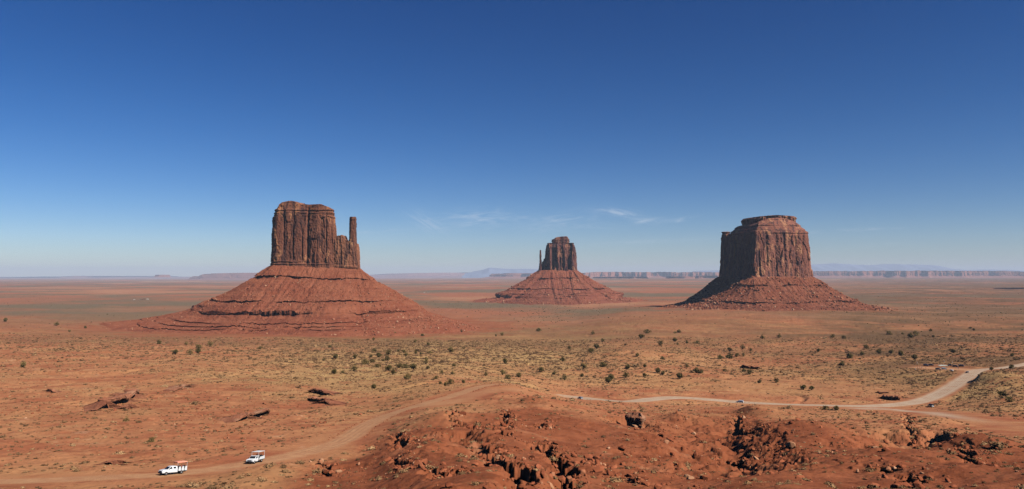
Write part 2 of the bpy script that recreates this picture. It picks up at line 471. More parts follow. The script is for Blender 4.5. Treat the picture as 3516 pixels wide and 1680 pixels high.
# low stone steps on the left flats: the ground drops towards the camera
STEP = [(smooth_path(path(p), 5), h) for p, h in (
  ([(60,1422),(120,1400),(190,1372),(270,1358)], 2.2), ([(330,1410),(400,1392),(440,1372),(475,1352)], 3.6),
  ([(560,1420),(620,1408),(660,1395)], 1.8), ([(790,1448),(850,1432),(925,1418)], 2.2),
  ([(420,1318),(500,1310),(560,1306)], 1.6), ([(440,1328),(470,1316),(530,1308)], 1.2), ([(600,1346),(635,1326),(660,1318)], 1.4),
  ([(1050,1344),(1100,1348),(1150,1356)], 1.8), ([(1050,1376),(1120,1380)], 1.8), ([(0,1318),(60,1316),(100,1312)], 1.4),
  ([(20,1318),(90,1314)], 1.0), ([(190,1278),(280,1276)], 1.4), ([(0,1258),(80,1253)], 1.4),
  ([(350,1602),(420,1588),(500,1572),(560,1552),(600,1532)], 0.9), ([(270,1598),(330,1580),(390,1560)], 0.6),
  ([(655,1565),(690,1552),(735,1532)], 0.9),
  ([(40,1420),(75,1412),(120,1420)], 1.0), ([(930,1300),(1010,1292)], 1.2), ([(850,1340),(905,1334)], 1.0),
)]
# knolls: photo pixel, radius, height, how steep the side away from the sun is
KNOLL = [(hit(u, v), r, h, k) for u, v, r, h, k in (
  (2585,1424,15,4.6,0.45), (2330,1432,14,3.5,0.5), (1880,1388,16,2.0,0.9), (1520,1440,14,2.5,0.8), (3340,1552,22,4.5,0.4),
  (3200,1455,18,2.5,0.7), (3400,1310,45,7.0,0.35), (2185,1222,62,6.0,0.8), (2060,1262,55,3.0,0.8), (1640,1355,25,1.5,1.0), (800,1600,16,2.2,0.7), (2750,1480,22,3.0,0.5))]

def ground(x, y, fine=True):
    x = np.asarray(x, float); y = np.asarray(y, float)
    z = base(x, y)
    sp = spur_mask(x, y)
    rf = road_flat(x, y)
    keep = 1 - 0.97 * rf
    far = sst(900, 3500, y)
    n = fbm(x / 130.0, y / 130.0, 3, 1) * (1.3 * sst(200, 700, y) + 1.5 * far)
    n = n + fbm(x / 24.0, y / 24.0, 4, 2) * (0.75 + 0.1 * sp)
    n = n + fbm(x / 900.0, y / 900.0, 3, 3) * 5.0 * sst(1500, 5000, y) + fbm(x / 5200.0, y / 5200.0, 3, 4) * 7.0 * sst(5000, 14000, y)
    n = n + sp * (fbm(x / 38.0, y / 50.0, 3, 6) * 1.5 + sst(0.0, 0.5, perlin(x / 30.0, y / 40.0, 10)) * ridged(x / 11.0 + 0.4 * perlin(x / 20, y / 20, 8), y / 13.0, 3, 9) * 0.35)
    if fine:
        n = n + fbm(x / 4.2, y / 4.2, 3, 11) * (0.20 + 0.14 * sp * sst(0.05, 0.5, perlin(x / 30.0, y / 40.0, 10)))
    # washes through the scrub flats
    ws = np.abs(perlin(x / 210.0 + 0.5 * perlin(x / 90, y / 90, 13), y / 150.0, 12))
    n = n - (1 - sst(0.0, 0.07, ws)) * 1.6 * sst(350, 600, y) * (1 - far) * (1 - sp)
    z = z + n * keep
    for (c, r, h, k) in KNOLL:
        dx = x - c[0]; dy = y - c[1]
        m = (np.abs(dx) < 3 * r) & (np.abs(dy) < 3 * r)
        if m.any():
            q = np.where(dx[m] < 0, dx[m] / k, dx[m])
            z[m] = z[m] + h * np.exp(-(q * q + dy[m] ** 2) / (r * r)) * (1 - rf[m])
    near = (y < 900)
    if near.any():
        xs, ys = x[near], y[near]
        wx = xs + fbm(xs / 6.0, ys / 6.0, 4, 21, 0.6) * 2.2; wy = ys + fbm(xs / 6.0, ys / 6.0, 4, 22, 0.6) * 2.6
        zz = z[near]; kk = keep[near]
        for (p, w, d) in GULLY:
            s, t = pdist(wx, wy, p, w * 2 + 6)
            # line runs towards the camera or to the right: the wall stands on the sunny (world right) side
            e = np.minimum(sst(0.0, 0.12, t), 1 - sst(0.9, 1.0, t)) * 0.9 + 0.1
            q = np.where(np.abs(s) < w * 2 + 5, 1, 0) * e
            a = -s if p[0][1] > p[-1][1] else s                # a > 0: world right of the line
            side = np.where(a > 0, 1 - sst(0.0, 0.9, a), 1 - sst(0.0, w, -a))
            lip = np.where(a > 0, 0.35 * (1 - sst(0.5, 6.0, a)), 0) * sst(0, 0.9, a)
            dv = 0.85 + 0.32 * fbm(xs / 7.0, ys / 9.0, 2, 23)
            zz = zz - q * np.clip(dv, 0.1, 1.1) * (side * d - lip * d * 0.4)
        for (p, w, d) in BANK:
            s, t = pdist(wx, wy, p, w * 4 + 6)
            e = np.minimum(sst(0.0, 0.15, t), 1 - sst(0.75, 1.0, t))
            a = -s if p[0][1] > p[-1][1] else s
            f = np.where(a > 0, 0, np.where(a > -w, -a / w, 1 - sst(w, w * 3.6, -a))) * (np.abs(s) < w * 4 + 5)
            zz = zz - d * e * f * (0.85 + 0.3 * fbm(xs / 9.0, ys / 9.0, 3, 24))
        for (p, h) in STEP:
            s, t = pdist(wx, wy, p, 45)
            e = np.minimum(sst(0.0, 0.2, t), 1 - sst(0.8, 1.0, t))
            drop = np.where(s > 0, 1 - sst(2.0, 34.0, s), 0)         # right of the line = nearer the camera
            rise = np.where(s <= 0, 1 - sst(0.0, 26.0, -s), 0)
            zz = zz + 0.16 * np.where(np.abs(s) < 45, e * h * (0.45 * rise - 0.55 * drop * sst(0, 0.5, s)), 0) * kk
        # broken ledges on the foreground hill
        hz = zz + 1.3 * fbm(xs / 16.0, ys / 20.0, 4, 35, 0.6)
        hs = 1.5
        hf = hz / hs - np.floor(hz / hs)
        hm = sp[near] * sst(0.02, 0.45, fbm(xs / 30.0, ys / 38.0, 3, 36))
        zz = zz + ((np.floor(hz / hs) + sst(0.40, 0.60, hf)) * hs - hz) * 0.32 * hm
        # thin rock benches on the left flats
        tz = zz + 0.9 * fbm(xs / 30.0, ys / 18.0, 3, 31)
        st = 1.5
        fr = tz / st - np.floor(tz / st)
        tr = (np.floor(tz / st) + sst(0.30, 0.62, fr)) * st - tz
        bm = sst(230, 330, ys) * (1 - sst(700, 900, ys)) * (1 - sst(-0.32, -0.12, xs / ys)) * sst(-0.25, 0.2, fbm(xs / 60, ys / 60, 2, 33))
        zz = zz + tr * 0.6 * bm * kk
        z[near] = zz
    return z
# ------------------------------------------------------------------ ground material
def ground_material():
    t = NT('desert_ground', 0.96, 0.05)
    p = t.pos()
    sand = t.mix(t.ramp(t.noise(p, 0.011, 4), 0.38, 0.62), E(188, 122, 82), E(196, 134, 90))
    sand = t.mix(t.ramp(t.noise(p, 0.035, 4, 0.6), 0.42, 0.66), sand, E(176, 104, 70))
    grass = t.mix(t.ramp(t.noise(p, 0.02, 4), 0.4, 0.6), E(194, 150, 98), E(180, 136, 88))
    c = t.mix(t.attr('veg'), sand, grass)
    c = t.mix(t.attr('dune'), c, E(194, 138, 92))
    patch = t.noise(t.scale(p, (1.0, 1.6, 1.0)), 0.055, 6, 0.68, 0.5)
    c = t.mix(t.math('MULTIPLY', t.ramp(patch, 0.52, 0.64), 0.75), c, E(160, 92, 62))
    c = t.mix(t.math('MULTIPLY', t.ramp(patch, 0.40, 0.30), 0.6), c, E(204, 150, 112))
    stra = t.noise(t.scale(p, (0.25, 1.0, 5.0)), 0.30, 4, 0.6, 0.3)
    c = t.mix(t.math('MULTIPLY', t.ramp(stra, 0.58, 0.68), t.math('MULTIPLY', t.attr('bench'), 0.7)), c, E(138, 76, 54))
    # bare red rock of the foreground spur
    red = t.mix(t.ramp(t.noise(p, 0.09, 5, 0.6), 0.35, 0.65), E(140, 76, 48), E(160, 92, 60))
    red = t.mix(t.ramp(t.noise(p, 0.05, 3), 0.6, 0.78), red, E(184, 122, 86))
    c = t.mix(t.attr('spur'), c, red)
    # open plains further out: bands of scrub, pale flats, red earth
    pl = t.mix(t.ramp(t.noise(p, 0.0011, 5, 0.6), 0.40, 0.58), E(172, 108, 76), E(128, 106, 80))
    pl = t.mix(t.ramp(t.noise(p, 0.00042, 5, 0.62), 0.50, 0.62), pl, E(186, 128, 92))
    pl = t.mix(t.ramp(t.noise(t.scale(p, (1, 1, 1)), 0.00019, 5, 0.65), 0.60, 0.68), pl, E(206, 170, 136))
    c = t.mix(t.attr('plain'), c, pl)
    c = t.mix(t.math('MULTIPLY', t.attr('olive'), t.ramp(t.noise(p, 0.006, 5, 0.65), 0.3, 0.62)), c, E(120, 88, 60))
    c = t.mix(t.math('MULTIPLY', t.attr('apron'), 0.85), c, t.mix(t.ramp(t.noise(p, 0.018, 5, 0.6), 0.36, 0.64), E(160, 90, 60), E(172, 102, 70)))
    # pebbles, crust and small dry plants
    v = t.voro(p, 0.9, 'Distance')
    sp = t.ramp(v, 0.34, 0.14)
    sp = t.math('MULTIPLY', sp, t.ramp(t.noise(p, 0.14, 3), 0.46, 0.62))
    c = t.mix(t.math('MULTIPLY', sp, 0.8), c, E(112, 80, 50))
    v2 = t.ramp(t.voro(p, 0.21, 'Distance'), 0.34, 0.14)
    v2 = t.math('MULTIPLY', v2, t.attr('speck'))
    c = t.mix(v2, c, E(84, 74, 46))
    fine = t.noise(p, 0.7, 5, 0.7)
    c = t.mix(0.35, c, t.mix(fine, (0.35, 0.33, 0.32, 1), (1.0, 1.0, 1.0, 1)), 'MULTIPLY')
    # wheel worn gravel
    rd = t.mix(t.ramp(t.noise(p, 0.25, 4), 0.35, 0.65), E(196, 142, 100), E(184, 128, 90))
    rd = t.mix(t.attr('pale'), rd, t.mix(t.noise(p, 0.3, 4), E(186, 156, 128), E(200, 170, 142)))
    rd = t.mix(t.math('MULTIPLY', t.ramp(t.noise(p, 0.12, 5, 0.7), 0.45, 0.7), 0.5), rd, E(176, 122, 86))
    c = t.mix(t.attr('road'), c, rd)
    c = t.mix(t.math('MULTIPLY', t.attr('rut'), 0.8), c, E(158, 112, 80))
    h = t.math('ADD', t.math('MULTIPLY', t.noise(p, 0.5, 5, 0.65), 1.0), t.math('MULTIPLY', t.noise(p, 2.2, 3), 0.25))
    t.bump(h, 0.55, 0.6)
    return t.done(c)

def veg_zone(x, y):
    """where dry grass and sagebrush stand thick"""
    n = fbm(x / 85.0, y / 110.0, 4, 41)
    z = base(x, y); u, v = pix(x, np.maximum(y, 1), z)
    # photo rows/columns translated into ground regions: the yellow flat in the middle, the knoll on the right
    mid = np.exp(-((u - 1650) / 620) ** 2) * np.exp(-((v - 1215) / 80) ** 2)
    left = np.exp(-((u - 1150) / 420) ** 2) * np.exp(-((v - 1290) / 70) ** 2) * 0.7
    right = np.exp(-((u - 3420) / 230) ** 2) * np.exp(-((v - 1345) / 55) ** 2) * 0.8 + np.exp(-((u - 2950) / 420) ** 2) * np.exp(-((v - 1290) / 60) ** 2) * 0.55
    return np.clip((mid + left + right + 0.45 * n + 0.03) * (1 - 0.9 * np.exp(-((u - 2185) / 95) ** 2 - ((v - 1205) / 30) ** 2)), 0, 1)

def build_ground():
    Xi = np.linspace(-0.74, 0.74, 1560)
    Xo = np.linspace(0.76, 1.7, 40)
    XS = np.concatenate([-Xo[::-1], Xi, Xo])
    ya = np.exp(np.linspace(math.log(48), math.log(1100), 1150))
    yb = np.exp(np.linspace(math.log(1100), math.log(75000), 431))[1:]
    ys = np.concatenate([ya, yb])
    X, Y = np.meshgrid(XS, ys)
    x = (X * Y).ravel(); y = Y.ravel()
    z = ground(x, y)
    road = road_masks(x, y); rf = road_flat(x, y)
    sp = spur_mask(x, y)
    veg = veg_zone(x, y) * (1 - sp) * (1 - rf)
    d, _ = pdist(x, y, ROAD_E, 40); d2, _ = pdist(x, y, APRON, 40); d3, _ = pdist(x, y, ROAD_F, 60)
    pale = np.clip(1 - sst(4, 12, np.abs(d)) * (1 - (1 - sst(5, 20, np.abs(d2))) * (1 - sst(0.54, 0.62, x / y))) * sst(4, 12, np.abs(d3)), 0, 1) * sst(-0.02, 0.12, x / y)
    rut = np.zeros(x.shape)
    for p_ in (ROAD_W, ROAD_E, ROAD_F):
        d_, _ = pdist(x, y, p_, 20)
        d_ = np.abs(d_ + 0.35 * perlin(x / 12, y / 12, 52))
        rut = np.maximum(rut, np.maximum(1 - sst(0.15, 0.6, np.abs(d_ - 0.95)), 1 - sst(0.15, 0.6, np.abs(d_ - 3.0))))
    rut = rut * np.clip(0.55 + 0.8 * fbm(x / 18, y / 18, 2, 53), 0, 1)
    apron = np.zeros(x.shape)
    for hull, rad in ((WT_OUT, 300.0), (MT_OUT, 130.0), (ET_OUT, 260.0)):
        h_ = np.array(hull); c_ = h_.mean(0); r_ = np.hypot(*(h_ - c_).T).max()
        d_ = np.hypot(x - c_[0], y - c_[1]) - r_ * 0.8
        w_ = fbm(x / 70, y / 70, 4, 54)
        apron = np.maximum(apron, 1 - sst(rad, rad + 190, d_ + 110 * w_))
    plain_ = sst(1250, 2600, y + 300 * fbm(x / 400, y / 400, 2, 51))
    olive = sst(0.22, 0.55, x / y) * sst(560, 900, y) + 0.6 * sst(900, 1300, y) * (1 - plain_)
    speck = sst(700, 1100, y) * (1 - sst(2600, 5200, y)) * np.clip(0.35 + 0.8 * fbm(x / 120, y / 160, 3, 61), 0, 1)
    m = ground_material()
    quads = grid_quads(len(ys), len(XS))
    rq = road[quads].mean(1) > 0.5
    V = np.stack([x, y, z], -1)
    bench = sst(240, 340, y) * (1 - sst(900, 1300, y)) * (1 - sst(-0.28, -0.1, x / y))
    u_, v_ = pix(x, np.maximum(y, 1), base(x, y))
    dune = np.exp(-((u_ - 2185) / 100) ** 2 - ((v_ - 1210) / 30) ** 2) * sst(-0.4, 0.3, fbm(x / 30, y / 40, 3, 55)) + 0.8 * np.exp(-((u_ - 2650) / 230) ** 2 - ((v_ - 1338) / 24) ** 2)
    A = dict(dune=np.clip(dune, 0, 1), bench=bench, rut=rut, apron=apron, road=road, pale=pale, veg=veg, spur=sp, plain=plain_, olive=np.clip(olive, 0, 1), speck=speck)
    for nm, sel in (('ground', ~rq), ('dirt_road', rq)):
        q = quads[sel]
        ids = np.unique(q); mp = np.zeros(len(V), np.int64); mp[ids] = np.arange(len(ids))
        o = link(nm, np_mesh(nm, V[ids], mp[q], None, m, True, {k: a[ids] for k, a in A.items()}))
        tag(o, kind='structure')

# ------------------------------------------------------------------ rock materials
def cliff_material(name, cols, dark, pale, zscale=1.0, seed=0.0, orange_low=None):
    t = NT(name, 0.93, 0.12)
    p = t.pos()
    ps = t.scale(p, (0.045, 0.045, 0.009 * zscale))
    a = t.noise(ps, 1.0, 5, 0.62, 0.4)
    c = t.mix(t.ramp(a, 0.36, 0.64), cols[0], cols[1])
    b = t.noise(t.scale(p, (0.085, 0.085, 0.013)), 1.0, 5, 0.6, 0.8)
    c = t.mix(t.math('MULTIPLY', t.ramp(b, 0.47, 0.62), 0.9), c, dark)                       # desert varnish
    d = t.noise(t.scale(p, (0.06, 0.06, 0.022)), 1.0, 5, 0.6, 0.8)
    c = t.mix(t.math('MULTIPLY', t.ramp(d, 0.54, 0.62), 0.85), c, pale)                       # freshly broken rock
    e = t.noise(t.scale(p, (0.02, 0.02, 0.45)), 1.0, 3, 0.6)
    c = t.mix(0.30, c, t.mix(e, (0.45, 0.42, 0.42, 1), (1.0, 1.0, 1.0, 1)), 'MULTIPLY')
    f = t.noise(p, 0.5, 5, 0.7)
    c = t.mix(0.3, c, t.mix(f, (0.4, 0.38, 0.38, 1), (1, 1, 1, 1)), 'MULTIPLY')
    c = t.mix(1.0, c, (0.86, 0.86, 0.88, 1), 'MULTIPLY')
    t.bump(t.math('ADD', b, t.noise(p, 0.35, 6, 0.7)), 0.6, 2.2)
    return t.done(c)

def talus_material(name, c0, c1, c2):
    t = NT(name, 0.96, 0.06)
    p = t.pos()
    c = t.mix(t.ramp(t.noise(p, 0.018, 5, 0.6), 0.36, 0.64), c0, c1)
    e = t.noise(t.scale(p, (0.006, 0.006, 0.22)), 1.0, 4, 0.6)
    c = t.mix(t.math('MULTIPLY', t.ramp(e, 0.5, 0.66), 0.55), c, c2)
    g = t.noise(p, 0.22, 5, 0.7)
    c = t.mix(t.math('MULTIPLY', t.ramp(g, 0.56, 0.72), 0.5), c, E(196, 130, 98))
    c = t.mix(0.35, c, t.mix(t.noise(p, 0.6, 4, 0.7), (0.4, 0.38, 0.36, 1), (1, 1, 1, 1)), 'MULTIPLY')
    c = t.mix(1.0, c, (0.86, 0.86, 0.88, 1), 'MULTIPLY')
    t.bump(t.noise(p, 0.4, 6, 0.7), 0.6, 1.6)
    return t.done(c)

M_CL_W = cliff_material('sandstone_brown', (E(134, 80, 58), E(154, 96, 70)), E(84, 55, 48), E(200, 134, 90))
M_CL_M = cliff_material('sandstone_rust', (E(146, 88, 68), E(170, 106, 82)), E(94, 64, 60), E(208, 144, 102))
M_CL_E = cliff_material('sandstone_purple', (E(118, 70, 60), E(144, 90, 74)), E(70, 48, 50), E(190, 128, 92))
M_CL_S = cliff_material('sandstone_fresh', (E(158, 98, 70), E(178, 116, 82)), E(112, 74, 60), E(212, 150, 104))
M_MTN = plain('mountain_forest_haze', (112, 122, 142), 0.95, 0.05)  # forested slopes with the blue of distant haze put into the colour
M_TA_W = talus_material('talus_red', E(152, 84, 58), E(164, 97, 68), E(130, 70, 50))
M_TA_M = talus_material('talus_rust', E(142, 80, 56), E(154, 92, 66), E(124, 68, 50))
M_TA_E = talus_material('talus_rose', E(150, 84, 62), E(162, 96, 70), E(130, 72, 56))
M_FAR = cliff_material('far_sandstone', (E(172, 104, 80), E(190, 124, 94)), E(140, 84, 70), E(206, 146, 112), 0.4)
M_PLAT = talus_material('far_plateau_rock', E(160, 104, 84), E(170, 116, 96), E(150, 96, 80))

# ------------------------------------------------------------------ buttes
def chaikin(p, n=2):
    for _ in range(n):
        q = np.roll(p, -1, 0)
        p = np.stack([0.78 * p + 0.22 * q, 0.22 * p + 0.78 * q], 1).reshape(-1, 2)
    return p

def resample(p, n, closed=True):
    q = np.vstack([p, p[:1]]) if closed else p
    s = np.concatenate([[0], np.cumsum(np.hypot(*np.diff(q, axis=0).T))])
    t = np.linspace(0, s[-1], n, endpoint=not closed)
    return np.stack([np.interp(t, s, q[:, 0]), np.interp(t, s, q[:, 1])], -1), s[-1]

def normals2(p, k=4):
    a = np.roll(p, -k, 0) - np.roll(p, k, 0)
    n = np.stack([a[:, 1], -a[:, 0]], -1)
    return n / np.maximum(np.hypot(n[:, 0], n[:, 1])[:, None], 1e-9)

def ccw(p):
    a = 0.5 * np.sum(p[:, 0] * np.roll(p[:, 1], -1) - np.roll(p[:, 0], -1) * p[:, 1])
    return p if a > 0 else p[::-1]

def cliff(name, outline, zb, zt, mat, parent, n=360, m=110, inset=((0, 0), (1, 0)), ztop=None, seed=0, flute=(16, 3.0), slab=(11, 46, 2.2),
          strata=((0.0, 0.12), (0.88, 1.0)), chimneys=(), rough=0.7, rnd=2, capdome=1.5, start=None):
    """a rock wall raised on a closed outline: fluted, slabbed and banded, closed by a top"""
    p = ccw(np.asarray(outline, float))
    # begin at the point farthest from the camera so the seam of the noise is at the back
    k = int(np.argmax(p[:, 1])); p = np.roll(p, -k, 0)
    p, L = resample(chaikin(p, rnd), n)
    nr = normals2(p, max(2, n // 120))
    s = np.arange(n) * L / n
    T = np.linspace(0, 1, m)
    cz = p.mean(0)
    S, TT = np.meshgrid(s, T)
    top = np.full(n, zt, float) if ztop is None else ztop(p[:, 0])
    Z = zb + TT * (top[None, :] - zb) if np.isscalar(zb) else zb(p[:, 0])[None, :] + TT * (top[None, :] - zb(p[:, 0])[None, :])
    ins = np.interp(TT, [a for a, b in inset], [b for a, b in inset])
    fl, fa = flute
    d = -fa * np.abs(perlin(S / fl + 0.35 * perlin(S / 9, Z / 30, seed + 5), Z / (fl * 7.0), seed)) * 2.0 + fa * 0.6
    d = d - fa * 0.8 * np.clip(np.abs(perlin(S / (fl * 2.6), Z / (fl * 14.0), seed + 3)) * -4 + 1, 0, 1)       # deep joints
    sw, sh, sa = slab
    wz = Z + 6 * perlin(S / 14, Z / 14, seed + 8)
    d = d + sa * (cell(S / sw, wz / sh, seed + 11) - 0.5) + sa * 0.5 * (cell(S / (sw * 0.45), wz / (sh * 0.4), seed + 12) - 0.5)
    d = d + rough * fbm(S / 4.5, Z / 6.0, 3, seed + 14)
    for (a, b) in strata:
        w = sst(a - 0.02, a + 0.01, TT) * (1 - sst(b, b + 0.03, TT))
        lz = Z + 0.8 * perlin(S / 25, Z / 9, seed + 17)
        d = d * (1 - 0.55 * w) + w * 1.7 * (cell(lz / 3.4, np.full_like(lz, 0.5), seed + 19) - 0.5) * 2
    for (x0, w, dep, t0, t1) in chimneys:                      # clefts where the wall faces the camera
        e = np.exp(-((p[:, 0] - x0) / w) ** 2) * (nr[:, 1] < 0.1)
        d = d - dep * e[None, :] * (sst(t0 - 0.04, t0 + 0.04, TT) * (1 - sst(t1 - 0.03, t1 + 0.05, TT)))
    d = d - ins
    Xv = p[None, :, 0] + nr[None, :, 0] * d; Yv = p[None, :, 1] + nr[None, :, 1] * d
    rows = [np.stack([Xv, Yv, Z], -1)]
    lx, ly = Xv[-1], Yv[-1]
    c0 = np.array((lx.mean(), ly.mean()))
    K = 14
    for i in range(1, K + 1):
        f = 1 - i / (K + 0.4)
        qx = c0[0] + (lx - c0[0]) * f; qy = c0[1] + (ly - c0[1]) * f
        zz = (np.full(n, zt, float) if ztop is None else (ztop(qx) * 0.5 + Z[-1] * 0.5)) + capdome * (1 - f) + 0.9 * fbm(qx / 9, qy / 9, 3, seed + 23) * (i > 1)
        rows.append(np.stack([qx, qy, zz], -1)[None])
    V = np.concatenate(rows, 0)
    nrw = V.shape[0]
    q = grid_quads(nrw, n, True)
    cap = np.arange(n) + (nrw - 1) * n
    vv = np.vstack([V.reshape(-1, 3), V[-1].mean(0)[None]])
    tri = np.stack([cap, np.roll(cap, -1), np.full(n, len(vv) - 1)], -1)
    return link(name, np_mesh(name, vv, q, tri, mat, False), parent)

def hull_fan(outline, d0, n):
    p = ccw(np.asarray(outline, float)); m = len(p)
    base_, off = [], []
    for i in range(m):
        a, b, c = p[i - 1], p[i], p[(i + 1) % m]
        n1 = np.array(((b - a)[1], -(b - a)[0])); n1 /= np.hypot(*n1)
        n2 = np.array(((c - b)[1], -(c - b)[0])); n2 /= np.hypot(*n2)
        t1 = math.atan2(n1[1], n1[0]); t2 = math.atan2(n2[1], n2[0])
        if t2 < t1 - 1e-6: t2 += 2 * math.pi
        for t in np.linspace(t1, t2, 12):
            base_.append(b); off.append((math.cos(t), math.sin(t)))
    base_ = np.array(base_); off = np.array(off)
    q = base_ + off * d0
    qq = np.vstack([q, q[:1]])
    s = np.concatenate([[0], np.cumsum(np.hypot(*np.diff(qq, axis=0).T))])
    t = np.linspace(0, s[-1], n, endpoint=False)
    f = lambda a: np.stack([np.interp(t, s, np.append(a[:, k], a[0, k])) for k in (0, 1)], -1)
    bb, nn = f(base_), f(off)
    nn /= np.hypot(nn[:, 0], nn[:, 1])[:, None]
    return bb, nn, s[-1]

def talus(name, outline, prof, mat, parent, n=900, seed=0, kdir=None, res=1.0, rill=1.6, jag=3.0, zlift=None, ledge_keep=0.75, ledge_where=None, kout=None):
    """debris apron: prof is a list of (distance out from the wall, height, is_ledge_lip)"""
    bb, nn, L = hull_fan(outline, 60.0, n)
    k = int(np.argmax(bb[:, 1] + nn[:, 1])); bb = np.roll(bb, -k, 0); nn = np.roll(nn, -k, 0)
    s = np.arange(n) * L / n
    pd = np.array([a[0] for a in prof], float); pz = np.array([a[1] for a in prof], float)
    # stations along the profile, denser where it is steep
    seg = np.hypot(np.diff(pd), np.diff(pz))
    qs, D0, Z0, W = [], [], [], []
    lip = [len(a) > 2 for a in prof]
    # a smooth twin of the profile: straight over each ledge
    keepi = [i for i in range(len(prof)) if not lip[i]]
    for i in range(len(prof) - 1):
        m = max(2, int(seg[i] / (2.2 * res)) + 1)
        if lip[i] and lip[i + 1]: m = max(m, 5)
        for t in np.linspace(0, 1, m, endpoint=False):
            D0.append(pd[i] + t * (pd[i+1] - pd[i])); Z0.append(pz[i] + t * (pz[i+1] - pz[i]))
    D0.append(pd[-1]); Z0.append(pz[-1])
    D0 = np.array(D0); Z0 = np.array(Z0)
    Zs = np.interp(D0, pd[keepi], pz[keepi])
    x0 = bb[None, :, 0] + nn[None, :, 0] * D0[:, None]; y0 = bb[None, :, 1] + nn[None, :, 1] * D0[:, None]
    kd = np.ones(n) if kdir is None else kdir(nn[:, 0], nn[:, 1])
    S, DD = np.meshgrid(s, D0)
    st = np.clip(ledge_keep - 0.15 + 1.9 * fbm(S / 60.0, np.repeat(Z0[:, None], n, 1) / 9.0, 4, seed + 2), 0, 1)
    if ledge_where is not None: st = st * ledge_where(nn[:, 0], nn[:, 1])[None, :]
    z = Zs[:, None] * (1 - st) + Z0[:, None] * st
    z = z + 1.6 * fbm(S / 55.0, S * 0 + 3.3, 3, seed + 12) * sst(0, 30, DD)
    ko = np.zeros(n) if kout is None else kout(nn[:, 0], nn[:, 1])
    dd = DD * kd[None, :] * (1 + ko[None, :] * sst(200, 380, DD)) * (1 + 0.10 * fbm(S / 150.0, S * 0 + 0.5, 2, seed + 3) * sst(0, 80, DD))
    dd = dd + jag * fbm(S / 16.0, DD * 0 + 0.5, 3, seed + 4) * sst(0, 25, DD)
    dd = dd + 0.5 * jag * (cell(S / 6.0, np.repeat(Z0[:, None], n, 1) / 14.0, seed + 6) - 0.5) * sst(0, 15, DD) * st
    z = z - rill * (np.abs(fbm(S / 26.0, DD / 240.0, 2, seed + 5)) * -1 + 0.3) * sst(5, 40, DD) + 1.7 * fbm(x0 / 12.0, y0 / 12.0, 5, seed + 9, 0.62) * (0.5 + 0.8 * np.clip(fbm(x0 / 60.0, y0 / 60.0, 2, seed + 15) + 0.4, 0, 1)) + 2.2 * fbm(S / 48.0, DD / 140.0, 3, seed + 16) * sst(10, 60, DD)
    if zlift is not None: z = z + zlift(bb[:, 0], nn[:, 0], nn[:, 1])[None, :] * (1 - sst(0, 120, DD))
    x = bb[None, :, 0] + nn[None, :, 0] * dd; y = bb[None, :, 1] + nn[None, :, 1] * dd
    inn = np.stack([bb[:, 0] - nn[:, 0] * 14, bb[:, 1] - nn[:, 1] * 14, z[0] + 4], -1)[None]
    V = np.concatenate([inn, np.stack([x, y, z], -1)], 0)
    o = link(name, np_mesh(name, V.reshape(-1, 3), grid_quads(V.shape[0], n, True), None, mat, False), parent)
    return o, V

TALI = []
# ---- the butte with the thumb on its right side (left in the photo)
def UX(u, y): return ray(u, VH)[0] * y
yw = 1805.0
west = empty('sandstone_butte', (UX(1050, yw), yw + 30, 0))
tag(west, 'largest butte, at left, with a slim rock thumb standing on its right shoulder', 'butte', 'sandstone buttes on the valley floor')
root_off = lambda e: e
def rebase(root):
    """keep children where they were built (world coordinates) under a root with its own place"""
    for c in root.children: c.matrix_parent_inverse = Matrix.Translation(-root.location)
def tops(pairs, y):
    us = [UX(a, y) for a, b in pairs]; zs = [zat(b, y) for a, b in pairs]
    return lambda x: np.interp(x, us, zs)
wl_, wr_ = UX(926, yw), UX(1156, yw)
wx = lambda u: UX(u, yw)
w_out = [(UX(927, yw + 22), yw + 22), (UX(938, yw + 2), yw + 2), (UX(985, yw + 3), yw + 3), (UX(1010, yw - 1), yw - 1), (UX(1052, yw + 4), yw + 4), (UX(1095, yw - 3), yw - 3), (UX(1140, yw), yw), (UX(1157, yw + 18), yw + 18),
         (UX(1155, yw + 60), yw + 60), (UX(1135, yw + 95), yw + 95), (UX(1040, yw + 105), yw + 105), (UX(950, yw + 90), yw + 90), (UX(931, yw + 55), yw + 55)]
zbw = lambda x: np.interp(x, [wx(927), wx(1240)], [zat(918, yw), zat(935, yw)]) - 6
cliff('cliff', w_out, zbw, 0, M_CL_W, west, 460, 130, ((0, -1.5), (0.12, 0.5), (0.16, 2.0), (0.6, 2.5), (0.86, 4.5), (0.90, 6.5), (1, 9.5)),
      tops([(920,716),(936,716),(944,704),(960,693),(983,688),(1006,692),(1013,699),(1051,701),(1096,700),(1122,709),(1144,715),(1156,722)], yw), 100,
      (24, 1.1), (16, 42, 3.8), ((0.0, 0.13), (0.86, 1.0)),
      ((wx(1003), 1.8, 4.0, 0.15, 0.95), (wx(1052), 3.0, 7.0, 0.12, 0.93), (wx(1035), 1.5, 3.0, 0.15, 0.6), (wx(970), 1.6, 3.0, 0.25, 0.85), (wx(1118), 1.6, 3.0, 0.3, 0.9), (wx(1085), 1.4, 3.0, 0.1, 0.5)), 0.8, 1)
s_out = [(UX(1130, yw + 10), yw + 10), (UX(1150, yw + 4), yw + 4), (UX(1175, yw + 1), yw + 1), (UX(1205, yw - 2), yw - 2), (UX(1232, yw + 4), yw + 4), (UX(1241, yw + 22), yw + 22), (UX(1236, yw + 48), yw + 48), (UX(1190, yw + 60), yw + 60), (UX(1150, yw + 55), yw + 55)]
